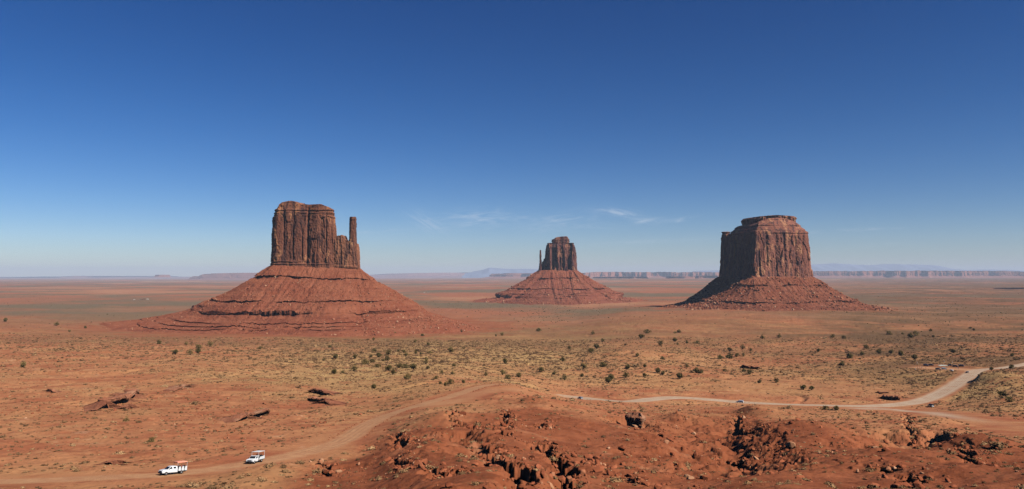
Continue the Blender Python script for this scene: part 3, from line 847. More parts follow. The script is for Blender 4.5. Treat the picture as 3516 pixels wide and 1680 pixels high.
cliff('shoulder', s_out, zbw, 0, M_CL_S, west, 260, 90, ((0, -1.5), (0.2, 0.5), (0.3, 1.5), (1, 4.0)),
      tops([(1130,814),(1150,811),(1157,808),(1163,809),(1168,806),(1174,811),(1179,822),(1196,829),(1218,834),(1224,838),(1228,868),(1234,890),(1241,925)], yw), 140,
      (13, 0.9), (9, 30, 2.2), ((0.0, 0.25),), (), 0.7)
sp_out = [(UX(1196, yw + 18), yw + 18), (UX(1203, yw + 12), yw + 12), (UX(1216, yw + 11), yw + 11), (UX(1224, yw + 17), yw + 17), (UX(1223, yw + 27), yw + 27), (UX(1212, yw + 31), yw + 31), (UX(1201, yw + 28), yw + 28)]
cliff('spire', sp_out, zat(846, yw), zat(743.5, yw), M_CL_W, west, 110, 80, ((0, -2.2), (0.12, -0.6), (0.25, 0.2), (0.6, 0.9), (0.75, 0.6), (0.88, 1.2), (0.93, 0.7), (1, 1.6)), None, 160,
      (5, 0.6), (5, 16, 0.9), (), (), 0.35, 2, 0.8)
WT_OUT = [(UX(927, yw + 18), yw + 18), (UX(938, yw + 2), yw + 2), (UX(1190, yw - 5), yw - 5), (UX(1238, yw + 4), yw + 4), (UX(1243, yw + 45), yw + 45), (UX(1150, yw + 104), yw + 104), (UX(1040, yw + 108), yw + 108), (UX(945, yw + 92), yw + 92)]
w_prof = [(0, 24), (16, 13), (30, 3, 1), (36, 2.6, 1), (32, -2.8, 1), (46, -8), (70, -18), (100, -33), (118, -41), (138, -50, 1), (146, -50.5, 1), (142, -54, 1), (160, -59),
          (184, -67, 1), (192, -67.5, 1), (188, -79, 1), (206, -84), (234, -90.5, 1), (237, -91, 1), (235.5, -92.8, 1), (254, -96.5, 1), (257, -97, 1), (255.5, -98.8, 1), (274, -101.5, 1), (277, -102, 1), (275.5, -103.6, 1), (300, -107), (335, -113), (400, -128)]
wk = lambda nx, ny: 1.0 + 0.0 * nx + 0.02 * np.clip(-nx, 0, 1) - 0.19 * np.clip(nx, 0, 1) + 0.04 * np.clip(-ny, 0, 1) - 0.16 * np.clip(2 * nx * ny, 0, 1) * (nx < 0)
_, VT = talus('talus_slope', WT_OUT, w_prof, M_TA_W, west, 1100, 200, wk, 1.0, 0.9, 3.2,
              lambda x, nx, ny: np.interp(x, [wx(927), wx(1243)], [2.0, -9.0]), 0.85, lambda nx, ny: 1 - 0.75 * sst(0.2, 0.75, nx), lambda nx, ny: 0.30 * np.clip(2 * nx * ny, 0, 1) * (nx < 0) + 0.22 * np.clip(-nx, 0, 1))
TALI.append((VT, 'west')); rebase(west)

# ---- the blocky butte on the right, its left face in shade
ym = 2380.0
mer = empty('sandstone_butte', (820, 2520, -20))
tag(mer, 'blocky flat capped butte at right, its left face black in shade', 'butte', 'sandstone buttes on the valley floor')
m_out = [(732, 2378), (765, 2384), (800, 2392), (850, 2400), (900, 2412), (931, 2432), (938, 2470), (925, 2600), (870, 2680), (745, 2690), (690, 2630), (684, 2575), (700, 2500), (718, 2440)]
zm0, zm1 = -14.0, zat(794, 2390)
cliff('cliff', m_out, zm0, zm1, M_CL_M, mer, 620, 130, ((0, -1), (0.1, 0.5), (0.3, 2.5), (0.7, 6), (0.88, 8), (0.95, 9), (1, 12)), None, 300, (28, 1.8), (19, 52, 4.6), ((0.0, 0.08), (0.95, 1.0)),
      ((UX(2640, ym), 3.5, 5, 0.3, 1), (UX(2700, ym + 15), 4, 6, 0.4, 1), (UX(2735, ym + 30), 5, 6, 0.3, 0.9), (UX(2670, ym + 10), 2.5, 4, 0.1, 0.7), (UX(2612, ym), 2.5, 4, 0.1, 0.6)), 0.9)
pin = [(683, 2566), (690, 2548), (706, 2546), (716, 2566), (706, 2588), (690, 2586)]
cliff('pinnacle', pin, 70.0, zat(797, 2560), M_CL_M, mer, 120, 50, ((0, 0), (1, 1.5)), None, 330, (8, 1.2), (6, 20, 1.2), ((0.9, 1.0),), (), 0.5)
t2 = [(746, 2398), (800, 2402), (852, 2410), (898, 2424), (925, 2446), (926, 2480), (905, 2590), (855, 2660), (760, 2665), (716, 2610), (713, 2570), (728, 2480), (738, 2430)]
cliff('upper_ledges', t2, zm1 - 3, 0, M_CL_M, mer, 420, 44, ((0, 0), (0.18, 2), (0.2, 6), (0.45, 10), (0.5, 14), (0.8, 22), (1, 30)), lambda x: np.interp(x, [730, 765, 800, 830, 860, 900, 930], [zat(q, 2430) for q in (767, 761, 750, 747, 750, 760, 770)]), 340, (14, 0.8), (9, 8, 1.2), ((0.0, 1.0),), (), 0.5, 2, 2.0)
cp = [(750, 2515), (774, 2456), (808, 2442), (858, 2446), (893, 2458), (902, 2500), (893, 2570), (856, 2625), (780, 2625), (752, 2580)]
zc0 = zat(763, 2440)
cliff('caprock', cp, zc0 - 2, 0, M_CL_M, mer, 300, 24, ((0, 1.5), (0.3, 1.2), (0.42, 0.2), (0.8, 0), (1, 4.0)), lambda x: np.interp(x, [740, 760, 800, 835, 870, 905], [zat(q, 2450) for q in (745, 743, 740, 738.5, 741, 744)]), 350, (15, 4.5), (11, 9, 5.0), (), ((806, 30, 24, 0.0, 1.0), (772, 8, 5, 0, 1)), 1.2, 1, 5.0)
MT_OUT = [(728, 2376), (850, 2396), (932, 2428), (940, 2470), (926, 2602), (872, 2684), (745, 2692), (688, 2632), (682, 2575)]
m_prof = [(0, -2), (18, -10), (40, -22, 1), (47, -22.5, 1), (43, -28, 1), (60, -34), (90, -49), (120, -62), (148, -71, 1), (156, -71.5, 1), (151, -76, 1), (180, -84), (215, -91, 1), (217, -92.5, 1), (250, -96), (300, -101), (380, -110), (460, -124)]
mk = lambda nx, ny: 0.69 + 0.16 * np.clip(-ny, 0, 1)
_, VM = talus('talus_slope', MT_OUT, m_prof, M_TA_M, mer, 1000, 360, mk, 1.3, 1.3, 4.5, None, 0.6)
TALI.append((VM, 'merrick')); rebase(mer)

# ---- the small far butte with the thumb on its left side
ye = 3860.0
east = empty('sandstone_butte', (UX(1925, ye), ye + 50, 20))
tag(east, 'smallest and farthest of the three buttes, at centre, thin thumb on its left', 'butte', 'sandstone buttes on the valley floor')
ex = lambda u: UX(u, ye)
e_out = [(UX(1866, ye + 70), ye + 70), (UX(1871, ye + 26), ye + 26), (UX(1884, ye - 8), ye - 8), (UX(1899, ye + 4), ye + 4), (UX(1912, ye - 10), ye - 10), (UX(1935, ye - 4), ye - 4), (UX(1950, ye - 10), ye - 10), (UX(1958, ye + 8), ye + 8), (UX(1966, ye - 6), ye - 6), (UX(1979, ye + 4), ye + 4),
         (UX(1982, ye + 50), ye + 50), (UX(1975, ye + 105), ye + 105), (UX(1920, ye + 125), ye + 125), (UX(1875, ye + 115), ye + 115)]
cliff('cliff', e_out, zat(938, ye), zat(834, ye), M_CL_E, east, 420, 110, ((0, -2), (0.2, 2), (0.5, 5), (0.75, 9), (0.93, 15), (1, 19)), None, 400, (24, 6.0), (16, 60, 4.0), ((0.0, 0.05), (0.93, 1.0)),
      ((ex(1884), 6, 12, 0.0, 0.95), (ex(1899), 5, 16, 0.0, 0.8), (ex(1910), 4, 12, 0.0, 0.5), (ex(1954), 5, 20, 0.1, 1.0), (ex(1925), 3, 8, 0.0, 0.5)), 1.2)
c_out = [(UX(1893, ye + 40), ye + 40), (UX(1898, ye + 26), ye + 26), (UX(1912, ye + 18), ye + 18), (UX(1925, ye + 22), ye + 22), (UX(1940, ye + 16), ye + 16), (UX(1955, ye + 22), ye + 22), (UX(1956, ye + 60), ye + 60), (UX(1940, ye + 85), ye + 85), (UX(1900, ye + 80), ye + 80)]
cliff('caprock', c_out, zat(836, ye), 0, M_CL_E, east, 200, 30, ((0, 3), (0.25, 0), (0.4, 3), (0.55, 0), (0.7, 2.5), (0.85, 1), (1, 4)),
      tops([(1890,822),(1900,821),(1908,815),(1920,813),(1935,812),(1948,811),(1954,814),(1958,822)], ye), 430, (12, 2.5), (9, 10, 3.0), ((0.0, 1.0),), (), 1.0)
th = [(UX(1848.5, ye + 34), ye + 34), (UX(1853, ye + 24), ye + 24), (UX(1859, ye + 24), ye + 24), (UX(1863, ye + 36), ye + 36), (UX(1860, ye + 50), ye + 50), (UX(1851, ye + 50), ye + 50)]
cliff('spire', th, zat(940, ye), zat(858.5, ye), M_CL_E, east, 110, 80, ((0, -3), (0.1, -1.5), (0.3, 2.0), (0.5, 4.6), (0.6, 5.6), (0.8, 5.0), (0.9, 6.0), (1, 7.2)), None, 450, (8, 1.2), (7, 18, 1.4), (), (), 0.6, 2, 0.5)
sd = [(UX(1859, ye + 34), ye + 34), (UX(1863, ye + 26), ye + 26), (UX(1872, ye + 28), ye + 28), (UX(1875, ye + 40), ye + 40), (UX(1868, ye + 52), ye + 52), (UX(1860, ye + 50), ye + 50)]
cliff('shoulder', sd, zat(938, ye), 0, M_CL_E, east, 90, 40, ((0, -1), (1, 2)), tops([(1858,900),(1862,900),(1868,894),(1875,886)], ye), 470, (8, 1.2), (6, 16, 1.4), (), (), 0.6)
ET_OUT = [(UX(1846, ye + 40), ye + 40), (UX(1858, ye + 18), ye + 18), (UX(1884, ye - 10), ye - 10), (UX(1968, ye - 8), ye - 8), (UX(1982, ye + 6), ye + 6), (UX(1984, ye + 52), ye + 52), (UX(1976, ye + 108), ye + 108), (UX(1920, ye + 128), ye + 128), (UX(1860, ye + 112), ye + 112)]
e_prof = [(0, 29), (25, 12), (50, -3, 1), (60, -3.5, 1), (54, -11, 1), (90, -26), (120, -40), (148, -53, 1), (160, -53.5, 1), (153, -62, 1), (190, -74), (222, -81, 1), (230, -81.5, 1), (224, -85, 1), (268, -89, 1), (276, -89.5, 1), (269, -94, 1), (320, -97, 1), (322, -101, 1), (380, -105), (460, -110), (560, -118), (640, -128)]
ek = lambda nx, ny: 0.88 + 0.06 * np.clip(-ny, 0, 1)
_, VE = talus('talus_slope', ET_OUT, e_prof, M_TA_E, east, 900, 480, ek, 1.7, 1.8, 6.0, None, 0.55, None, lambda nx, ny: -0.38 * np.abs(nx))
TALI.append((VE, 'east')); rebase(east)

# ------------------------------------------------------------------ far mesas and mountains
def mesa(name, front, zbf, ztf, skirt, depth, mat, label, cat, group, seed, amp, wl_, n=700, m=14, kind=None, zroof=None):
    """escarpment: front is a polyline (x, y) seen from the camera, the top runs back by depth"""
    p, L = resample(np.asarray(front, float), n, False)
    d = np.gradient(p, axis=0); nn = np.stack([d[:, 1], -d[:, 0]], -1); nn /= np.hypot(nn[:, 0], nn[:, 1])[:, None]
    s = np.linspace(0, L, n)
    mod = np.clip(0.55 + 1.1 * fbm(s / (wl_ * 9), s * 0 + 0.7, 3, seed + 6), 0.12, 1.3)
    al = amp * mod * (1.6 * fbm(s / (wl_ * 3.1), s * 0 + 0.3, 4, seed, 0.6) + 0.5 * np.abs(perlin(s / wl_ * 1.3, s * 0, seed + 1)) + 0.2 * cell(s / wl_ * 5, s * 0, seed + 2))
    zb = zbf(p[:, 0]); zt = ztf(p[:, 0]) - 0.10 * (ztf(p[:, 0]) - zb) * np.abs(fbm(s / (wl_ * 5), s * 0 + 1.7, 3, seed + 7)) + 0.06 * (ztf(p[:, 0]) - zb) * cell(s / wl_ * 4, s * 0 + 0.5, seed + 3)
    rows = []
    for t in np.linspace(0, 1, 7):                                   # skirt
        dd = skirt * (1 - t) ** 1.2 + al * (0.4 + 0.6 * t) + 8 * cell(s / 60, s * 0 + t * 3, seed + 9)
        z = (zb - 12) + 0.42 * t * (zt - zb + 12)
        rows.append(np.stack([p[:, 0] + nn[:, 0] * dd, p[:, 1] + nn[:, 1] * dd, z], -1))
    for t in np.linspace(0.06, 1, m):                                # wall
        dd = al - skirt * 0.05 * t + amp * 0.10 * (cell(s / wl_ * 14, s * 0 + t * 1.3, seed + 5) - 0.5) - amp * 0.10 * (t > 0.7)
        z = zb + (0.42 + 0.58 * t) * (zt - zb)
        rows.append(np.stack([p[:, 0] + nn[:, 0] * dd, p[:, 1] + nn[:, 1] * dd, z], -1))
    for k, dep in enumerate((0.03, 0.12, 0.5, 1.0)):
        rows.append(np.stack([p[:, 0] - nn[:, 0] * depth * dep, p[:, 1] - nn[:, 1] * depth * dep, zt + (0 if zroof is None else zroof * dep)], -1))
    rows.append(np.stack([p[:, 0] - nn[:, 0] * depth * 1.2, p[:, 1] - nn[:, 1] * depth * 1.2, zb - 14], -1))
    V = np.stack(rows, 0)
    # close both ends by folding them to the ground
    for e, i in ((0, 1), (-1, -2)):
        V[:, e, :] = V[:, i, :]; V[:, e, 2] = np.minimum(V[:, e, 2], zb[e] - 12)
    o = link(name, np_mesh(name, V.reshape(-1, 3), grid_quads(V.shape[0], n)[:, ::-1], None, mat, False))
    tag(o, label, cat, group, kind)
    return o

K1 = lambda v, y: zat(v, y)
yc = 27000.0
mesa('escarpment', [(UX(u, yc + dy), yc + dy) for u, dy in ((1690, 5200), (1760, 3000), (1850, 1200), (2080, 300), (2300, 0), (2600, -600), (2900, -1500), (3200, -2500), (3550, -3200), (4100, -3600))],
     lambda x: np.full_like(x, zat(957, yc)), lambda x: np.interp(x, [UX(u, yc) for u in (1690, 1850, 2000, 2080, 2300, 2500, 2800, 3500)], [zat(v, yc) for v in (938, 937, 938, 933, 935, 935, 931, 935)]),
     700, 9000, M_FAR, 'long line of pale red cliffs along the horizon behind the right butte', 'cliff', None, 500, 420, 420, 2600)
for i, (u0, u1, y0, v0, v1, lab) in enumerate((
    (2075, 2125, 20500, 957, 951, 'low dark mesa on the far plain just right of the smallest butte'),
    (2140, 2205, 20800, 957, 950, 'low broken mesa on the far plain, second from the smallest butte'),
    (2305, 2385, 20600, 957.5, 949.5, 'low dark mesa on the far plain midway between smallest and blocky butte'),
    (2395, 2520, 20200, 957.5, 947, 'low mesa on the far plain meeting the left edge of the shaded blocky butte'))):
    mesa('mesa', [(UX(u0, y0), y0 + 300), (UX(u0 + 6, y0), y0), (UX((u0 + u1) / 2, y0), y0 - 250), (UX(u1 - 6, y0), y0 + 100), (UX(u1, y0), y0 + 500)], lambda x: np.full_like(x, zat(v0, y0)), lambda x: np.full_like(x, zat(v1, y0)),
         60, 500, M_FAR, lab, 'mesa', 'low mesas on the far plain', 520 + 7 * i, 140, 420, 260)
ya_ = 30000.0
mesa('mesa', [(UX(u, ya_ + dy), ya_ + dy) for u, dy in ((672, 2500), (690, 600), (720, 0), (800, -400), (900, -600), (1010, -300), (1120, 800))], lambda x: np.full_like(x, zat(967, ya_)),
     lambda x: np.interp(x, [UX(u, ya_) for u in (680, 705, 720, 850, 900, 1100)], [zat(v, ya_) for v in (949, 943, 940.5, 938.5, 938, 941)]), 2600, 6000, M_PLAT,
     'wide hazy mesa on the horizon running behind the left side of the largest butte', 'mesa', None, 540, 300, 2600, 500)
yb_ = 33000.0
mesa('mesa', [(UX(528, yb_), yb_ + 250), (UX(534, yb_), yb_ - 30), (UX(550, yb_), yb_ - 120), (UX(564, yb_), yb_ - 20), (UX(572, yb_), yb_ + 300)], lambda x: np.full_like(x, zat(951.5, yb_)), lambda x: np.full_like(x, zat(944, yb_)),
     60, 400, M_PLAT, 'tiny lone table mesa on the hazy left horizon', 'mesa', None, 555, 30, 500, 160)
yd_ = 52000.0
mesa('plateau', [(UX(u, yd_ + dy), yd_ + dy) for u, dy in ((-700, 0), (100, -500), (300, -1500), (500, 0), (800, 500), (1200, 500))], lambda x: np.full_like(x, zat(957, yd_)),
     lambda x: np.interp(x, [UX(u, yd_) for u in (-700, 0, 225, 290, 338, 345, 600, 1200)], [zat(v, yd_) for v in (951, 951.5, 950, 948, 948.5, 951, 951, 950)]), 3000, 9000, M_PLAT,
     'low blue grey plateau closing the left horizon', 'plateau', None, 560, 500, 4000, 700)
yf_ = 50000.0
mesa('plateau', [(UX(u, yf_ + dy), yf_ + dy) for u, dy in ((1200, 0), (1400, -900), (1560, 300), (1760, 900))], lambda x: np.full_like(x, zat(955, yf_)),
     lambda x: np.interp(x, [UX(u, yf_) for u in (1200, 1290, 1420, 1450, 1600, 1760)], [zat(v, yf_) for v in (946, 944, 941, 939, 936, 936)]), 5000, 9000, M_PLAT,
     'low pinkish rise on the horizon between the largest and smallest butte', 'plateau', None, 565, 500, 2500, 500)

def mountains(name, y0, ridge, label, seed, depth=5000):
    us = np.linspace(ridge[0][0], ridge[-1][0], 360)
    x = np.array([UX(u, y0) for u in us])
    zt = np.array([zat(v, y0) for v in np.interp(us, [a for a, b in ridge], [b for a, b in ridge])])
    zt = zt + 60 * fbm(x / 2500, x * 0, 4, seed)
    zb = zat(955, y0)
    rows = []
    for t in np.linspace(0, 1, 16):
        yy = y0 - depth * (1 - t)
        h = zb + (zt - zb) * t ** 1.25
        rows.append(np.stack([x, np.full_like(x, yy) + 500 * fbm(x / 1500, x * 0 + t, 2, seed + 1), h + (1 - t) * t * 900 * ridged(x / 1500, x * 0 + t * 1.2, 3, seed + 4) * 0.3], -1))
    rows.append(np.stack([x, np.full_like(x, y0 + 2500), np.full_like(x, zb)], -1))
    V = np.stack(rows, 0)
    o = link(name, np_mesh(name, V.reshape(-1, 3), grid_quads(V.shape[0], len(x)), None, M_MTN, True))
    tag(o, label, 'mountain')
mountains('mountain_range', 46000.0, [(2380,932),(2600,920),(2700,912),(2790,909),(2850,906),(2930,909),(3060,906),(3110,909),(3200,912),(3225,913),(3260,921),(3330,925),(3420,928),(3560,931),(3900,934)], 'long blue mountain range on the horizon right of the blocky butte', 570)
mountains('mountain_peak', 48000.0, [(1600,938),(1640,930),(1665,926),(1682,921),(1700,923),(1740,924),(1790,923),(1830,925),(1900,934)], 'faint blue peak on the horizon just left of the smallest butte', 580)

# a butte that stands just outside the right edge of the photo and throws its shade into it
yr = 6100.0
rb = empty('rock_mesa', (UX(3600, yr), yr, -100))
tag(rb, 'dark low mesa cut by the right edge below the horizon', 'mesa')
rx = lambda u: UX(u, yr)
r_out = [(UX(3568, yr + 250), yr + 250), (UX(3566, yr), yr), (UX(3610, yr), yr - 40), (UX(3760, yr), yr), (UX(3780, yr + 400), yr + 400), (UX(3700, yr + 900), yr + 900), (UX(3580, yr + 820), yr + 820), (UX(3570, yr + 550), yr + 550)]
cliff('cliff', r_out, -95, 175, M_CL_M, rb, 300, 40, ((0, 0), (1, 10)), None, 600, (24, 5), (16, 50, 4))
talus('talus_slope', r_out, [(0, -82), (30, -98), (70, -112), (140, -125)], M_TA_M, rb, 260, 610, None, 4.0, 2, 5)
rebase(rb)
build_ground()
# ------------------------------------------------------------------ loose rocks, ledges, shrubs
def near_of(u, v):
    """words for the place a thing stands in, from what lies around it"""
    marks = ((600, 1640, 'near the salmon canopied truck'), (875, 1560, 'near the white canopied truck'), (300, 1640, 'by the road at lower left'),
             (400, 1385, 'around the dark undercut ledge on the left'), (860, 1440, 'near the low ledge above the two trucks'), (1100, 1360, 'near the broken ledges left of the climbing road'),
             (150, 1300, 'on the far left red flats'), (600, 1250, 'on the flats below the left end of the largest butte'), (1000, 1240, 'on the yellow flats in front of the largest butte'),
             (1350, 1280, 'on the grassy slope left of the road bend'), (1540, 1280, 'in the thick clump above the road bend'), (1420, 1200, 'on the pale rise between largest and smallest butte'),
             (1700, 1270, 'on bare sand right of the road bend'), (1900, 1290, 'on the sand above the silver car'), (1250, 1480, 'beside the road climbing from the trucks'),
             (1600, 1400, 'beside the pale turnout below the road bend'), (2110, 1290, 'in the brushy draw above the grey road'), (2080, 1200, 'around the bare dune at centre right'),
             (2300, 1260, 'right of the bare dune'), (2450, 1190, 'on the scrub plain below the blocky butte'), (2560, 1240, 'by the small orange cutbank'),
             (2600, 1360, 'along the grey road near the white car'), (2750, 1310, 'on the sand slope above the grey road'), (2950, 1220, 'on the scrub plain left of the parking lot'),
             (3100, 1300, 'in the brush beside the parking lot road'), (3250, 1150, 'on the brown plain beyond the parking lot'), (3420, 1350, 'on the brushy knoll at the right edge'),
             (3080, 1370, 'by the dark rocks above the road junction'), (3350, 1480, 'on the slope below the road junction'),
             (1450, 1500, 'on the left shoulder of the red foreground hill'), (1200, 1640, 'on the red slope at the bottom, right of the trucks'), (1520, 1610, 'along the curved ledge in the foreground'),
             (1730, 1580, 'along the left dark gully in the foreground'), (1930, 1590, 'along the right dark gully in the foreground'), (1690, 1480, 'around the upper cracks of the foreground hill'),
             (2180, 1450, 'by the big undercut boulder'), (2150, 1560, 'on the open red slope below the undercut boulder'), (2300, 1640, 'on the bottom red slope, right of the gullies'),
             (2570, 1470, 'below the peaked red knoll'), (2700, 1570, 'in the shaded rocky ravine at lower right'), (2450, 1560, 'on the stony slope left of the shaded ravine'),
             (2900, 1500, 'on the stony flat right of the shaded ravine'), (3250, 1510, 'around the black hollow at lower right'), (3100, 1640, 'around the small dark pits at lower right'),
             (3430, 1620, 'on the brushy slope in the lower right corner'), (2900, 1640, 'on the bottom slope right of the shaded ravine'))
    d = [((u - a) / 1.0) ** 2 + ((v - b) * 2.2) ** 2 for a, b, c in marks]
    return marks[int(np.argmin(d))][2]

def rock_variants(k, n_pts, seed):
    out = []
    rr = random.Random(seed)
    for i in range(k):
        bm = bmesh.new()
        ax = (rr.uniform(0.8, 1.25), rr.uniform(0.6, 0.95), rr.uniform(0.5, 0.9))
        for _ in range(n_pts):
            v = Vector((rr.gauss(0, 1), rr.gauss(0, 1), rr.gauss(0, 1))).normalized()
            f = max(abs(v.x), abs(v.y), abs(v.z))
            v = v * (0.55 + 0.45 / f * 0.62) * rr.uniform(0.86, 1.0)
            bm.verts.new((v.x * ax[0] * 0.55, v.y * ax[1] * 0.55, v.z * ax[2] * 0.55))
        r = bmesh.ops.convex_hull(bm, input=bm.verts)
        bad = {g for g in r['geom_interior'] + r['geom_unused'] if isinstance(g, bmesh.types.BMVert)}
        bmesh.ops.delete(bm, geom=list(bad), context='VERTS')
        bmesh.ops.triangulate(bm, faces=bm.faces)
        bm.verts.index_update()
        out.append((np.array([v.co[:] for v in bm.verts]), np.array([[v.index for v in f.verts] for f in bm.faces])))
        bm.free()
    return out

def tile(variants, pos, scale, rz, tilt=None, sq=None):
    """one big mesh of many copies: positions (n,3), scale (n,), spin (n,)"""
    n = len(pos); pick = rng.integers(0, len(variants), n)
    VV, FF, RR, off = [], [], [], 0
    for k, (v, f) in enumerate(variants):
        m = np.where(pick == k)[0]
        if len(m) == 0: continue
        c, s = np.cos(rz[m])[:, None], np.sin(rz[m])[:, None]
        vx, vy, vz = v[None, :, 0], v[None, :, 1], v[None, :, 2]
        if tilt is not None:
            ct, st = np.cos(tilt[m])[:, None], np.sin(tilt[m])[:, None]
            vx, vz = vx * ct + vz * st, -vx * st + vz * ct
        if sq is not None: vz = vz * sq[m][:, None]
        x = (vx * c - vy * s) * scale[m][:, None] + pos[m, 0][:, None]
        y = (vx * s + vy * c) * scale[m][:, None] + pos[m, 1][:, None]
        z = vz * scale[m][:, None] + pos[m, 2][:, None]
        nv = v.shape[0]
        VV.append(np.stack([x, y, z], -1).reshape(-1, 3))
        FF.append((f[None] + (np.arange(len(m)) * nv)[:, None, None]).reshape(-1, 3) + off)
        RR.append(np.repeat(rng.random(len(m)), nv))
        off += len(m) * nv
    return np.concatenate(VV), np.concatenate(FF), np.concatenate(RR)

def rock_mat(name, a, b, c, use_obj):
    t = NT(name, 0.94, 0.1)
    r = t.rnd() if use_obj else t.attr('rnd')
    col = t.mix(r, a, b)
    col = t.mix(t.ramp(r, 0.86, 0.96), col, c)
    n = t.noise(t.pos(), 1.6, 4, 0.65)
    col = t.mix(0.45, col, t.mix(n, (0.4, 0.37, 0.36, 1), (1, 1, 1, 1)), 'MULTIPLY')
    t.bump(n, 0.5, 0.15)
    return t.done(col)

RV = rock_variants(9, 15, 3)
RV_BIG = rock_variants(8, 26, 5)
M_RK = rock_mat('loose_rock', E(146, 78, 50), E(182, 108, 72), E(206, 150, 112), False)
M_RK_O = rock_mat('boulder_rock', E(146, 78, 50), E(176, 100, 66), E(196, 140, 102), True)
M_RUB_W = rock_mat('rubble_west', E(150, 84, 58), E(190, 124, 90), E(212, 160, 122), False)
M_RUB_M = rock_mat('rubble_rust', E(146, 84, 58), E(178, 112, 80), E(204, 152, 116), False)

def wedge(n, y0, y1, xm=0.70):
    """points evenly spread over the ground seen between two distances"""
    y = np.sqrt(rng.random(n) * (y1 ** 2 - y0 ** 2) + y0 ** 2)
    x = (rng.random(n) * 2 - 1) * xm * y
    return x, y

def px_of(x, y): return pix(x, y, base(x, y))

def pareto(n, lo, hi, a):
    q = rng.random(n)
    return (lo ** -a - q * (lo ** -a - hi ** -a)) ** (-1 / a)

def gauss_px(u, v, u0, v0, su, sv): return np.exp(-((u - u0) / su) ** 2 - ((v - v0) / sv) ** 2)

def scatter_rocks():
    X, Y, S = [], [], []
    # foreground hill
    x, y = wedge(220000, 85, 430)
    u, v = px_of(x, y)
    sp = spur_mask(x, y)
    d = 0.05 + 0.5 * sst(0.05, 0.6, fbm(x / 22, y / 26, 3, 71)) + 0.25 * sst(0.3, 0.7, perlin(x / 7, y / 8, 72))
    for (p, w, dep) in GULLY:
        s, t = pdist(x, y, p, w + 6)
        d = d + 1.1 * np.exp(-(np.abs(s) / (w * 0.55 + 1.0)) ** 2)
    d = d * sp * 0.21
    d = d + 0.14 * (1.6 * gauss_px(u, v, 2680, 1550, 120, 70) + gauss_px(u, v, 2230, 1580, 150, 50) + gauss_px(u, v, 1380, 1530, 60, 45) + 0.8 * gauss_px(u, v, 2330, 1450, 60, 25) + 0.7 * gauss_px(u, v, 2500, 1560, 160, 50))
    k = rng.random(len(x)) < d
    x, y = x[k], y[k]; s = pareto(len(x), 0.2, 2.4, 1.6) * np.where(y > 200, 1.25, 1.0)
    X.append(x); Y.append(y); S.append(s)
    # boulders in the gullies
    for (p, w, dep) in GULLY:
        n = int(14 + 5.0 * np.hypot(*np.diff(p, axis=0).T).sum() ** 0.8)
        i = rng.integers(0, len(p) - 1, n); t = rng.random(n)[:, None]
        q = p[i] * (1 - t) + p[i + 1] * t + rng.normal(0, 1, (n, 2)) * (0.5 * w, 0.8 * w)
        X.append(q[:, 0]); Y.append(q[:, 1]); S.append(pareto(n, 0.4, 2.4, 1.3))
    # stones pushed to the road edges
    for p, off in ((ROAD_W, 5.4), (ROAD_W, -5.6)):
        q, L = resample(p, int(260), False)
        d = np.gradient(q, axis=0); nn = np.stack([d[:, 1], -d[:, 0]], -1); nn /= np.hypot(*nn.T)[:, None]
        uu, vv = px_of(q[:, 0], q[:, 1])
        for _ in range(3):
            k = (uu > 1180) & (uu < 1760) & (rng.random(len(q)) < 0.75)
            z = q + nn * off + rng.normal(0, 0.5, q.shape) + d * rng.random((len(q), 1))
            X.append(z[k, 0]); Y.append(z[k, 1]); S.append(pareto(k.sum(), 0.3, 1.0, 1.5))
    # rubble below the left ledges and pale boulder patches
    x, y = wedge(60000, 170, 700)
    u, v = px_of(x, y)
    d = 0.35 * (gauss_px(u, v, 700, 1460, 110, 45) + gauss_px(u, v, 900, 1440, 60, 30) + gauss_px(u, v, 1120, 1450, 90, 35) + gauss_px(u, v, 420, 1400, 110, 25) + gauss_px(u, v, 800, 1510, 40, 22) + 0.6 * gauss_px(u, v, 100, 1415, 90, 20)
                + gauss_px(u, v, 3080, 1370, 40, 16) + gauss_px(u, v, 2870, 1475, 50, 14) + 0.8 * gauss_px(u, v, 2910, 1520, 50, 18)) + 0.012 * sst(0.2, 0.6, fbm(x / 40, y / 40, 3, 74))
    d = d * (1 - road_flat(x, y))
    k = rng.random(len(x)) < d
    X.append(x[k]); Y.append(y[k]); S.append(pareto(k.sum(), 0.35, 2.2, 1.6) * (y[k] / 300) ** 0.4)
    return np.concatenate(X), np.concatenate(Y), np.concatenate(S)

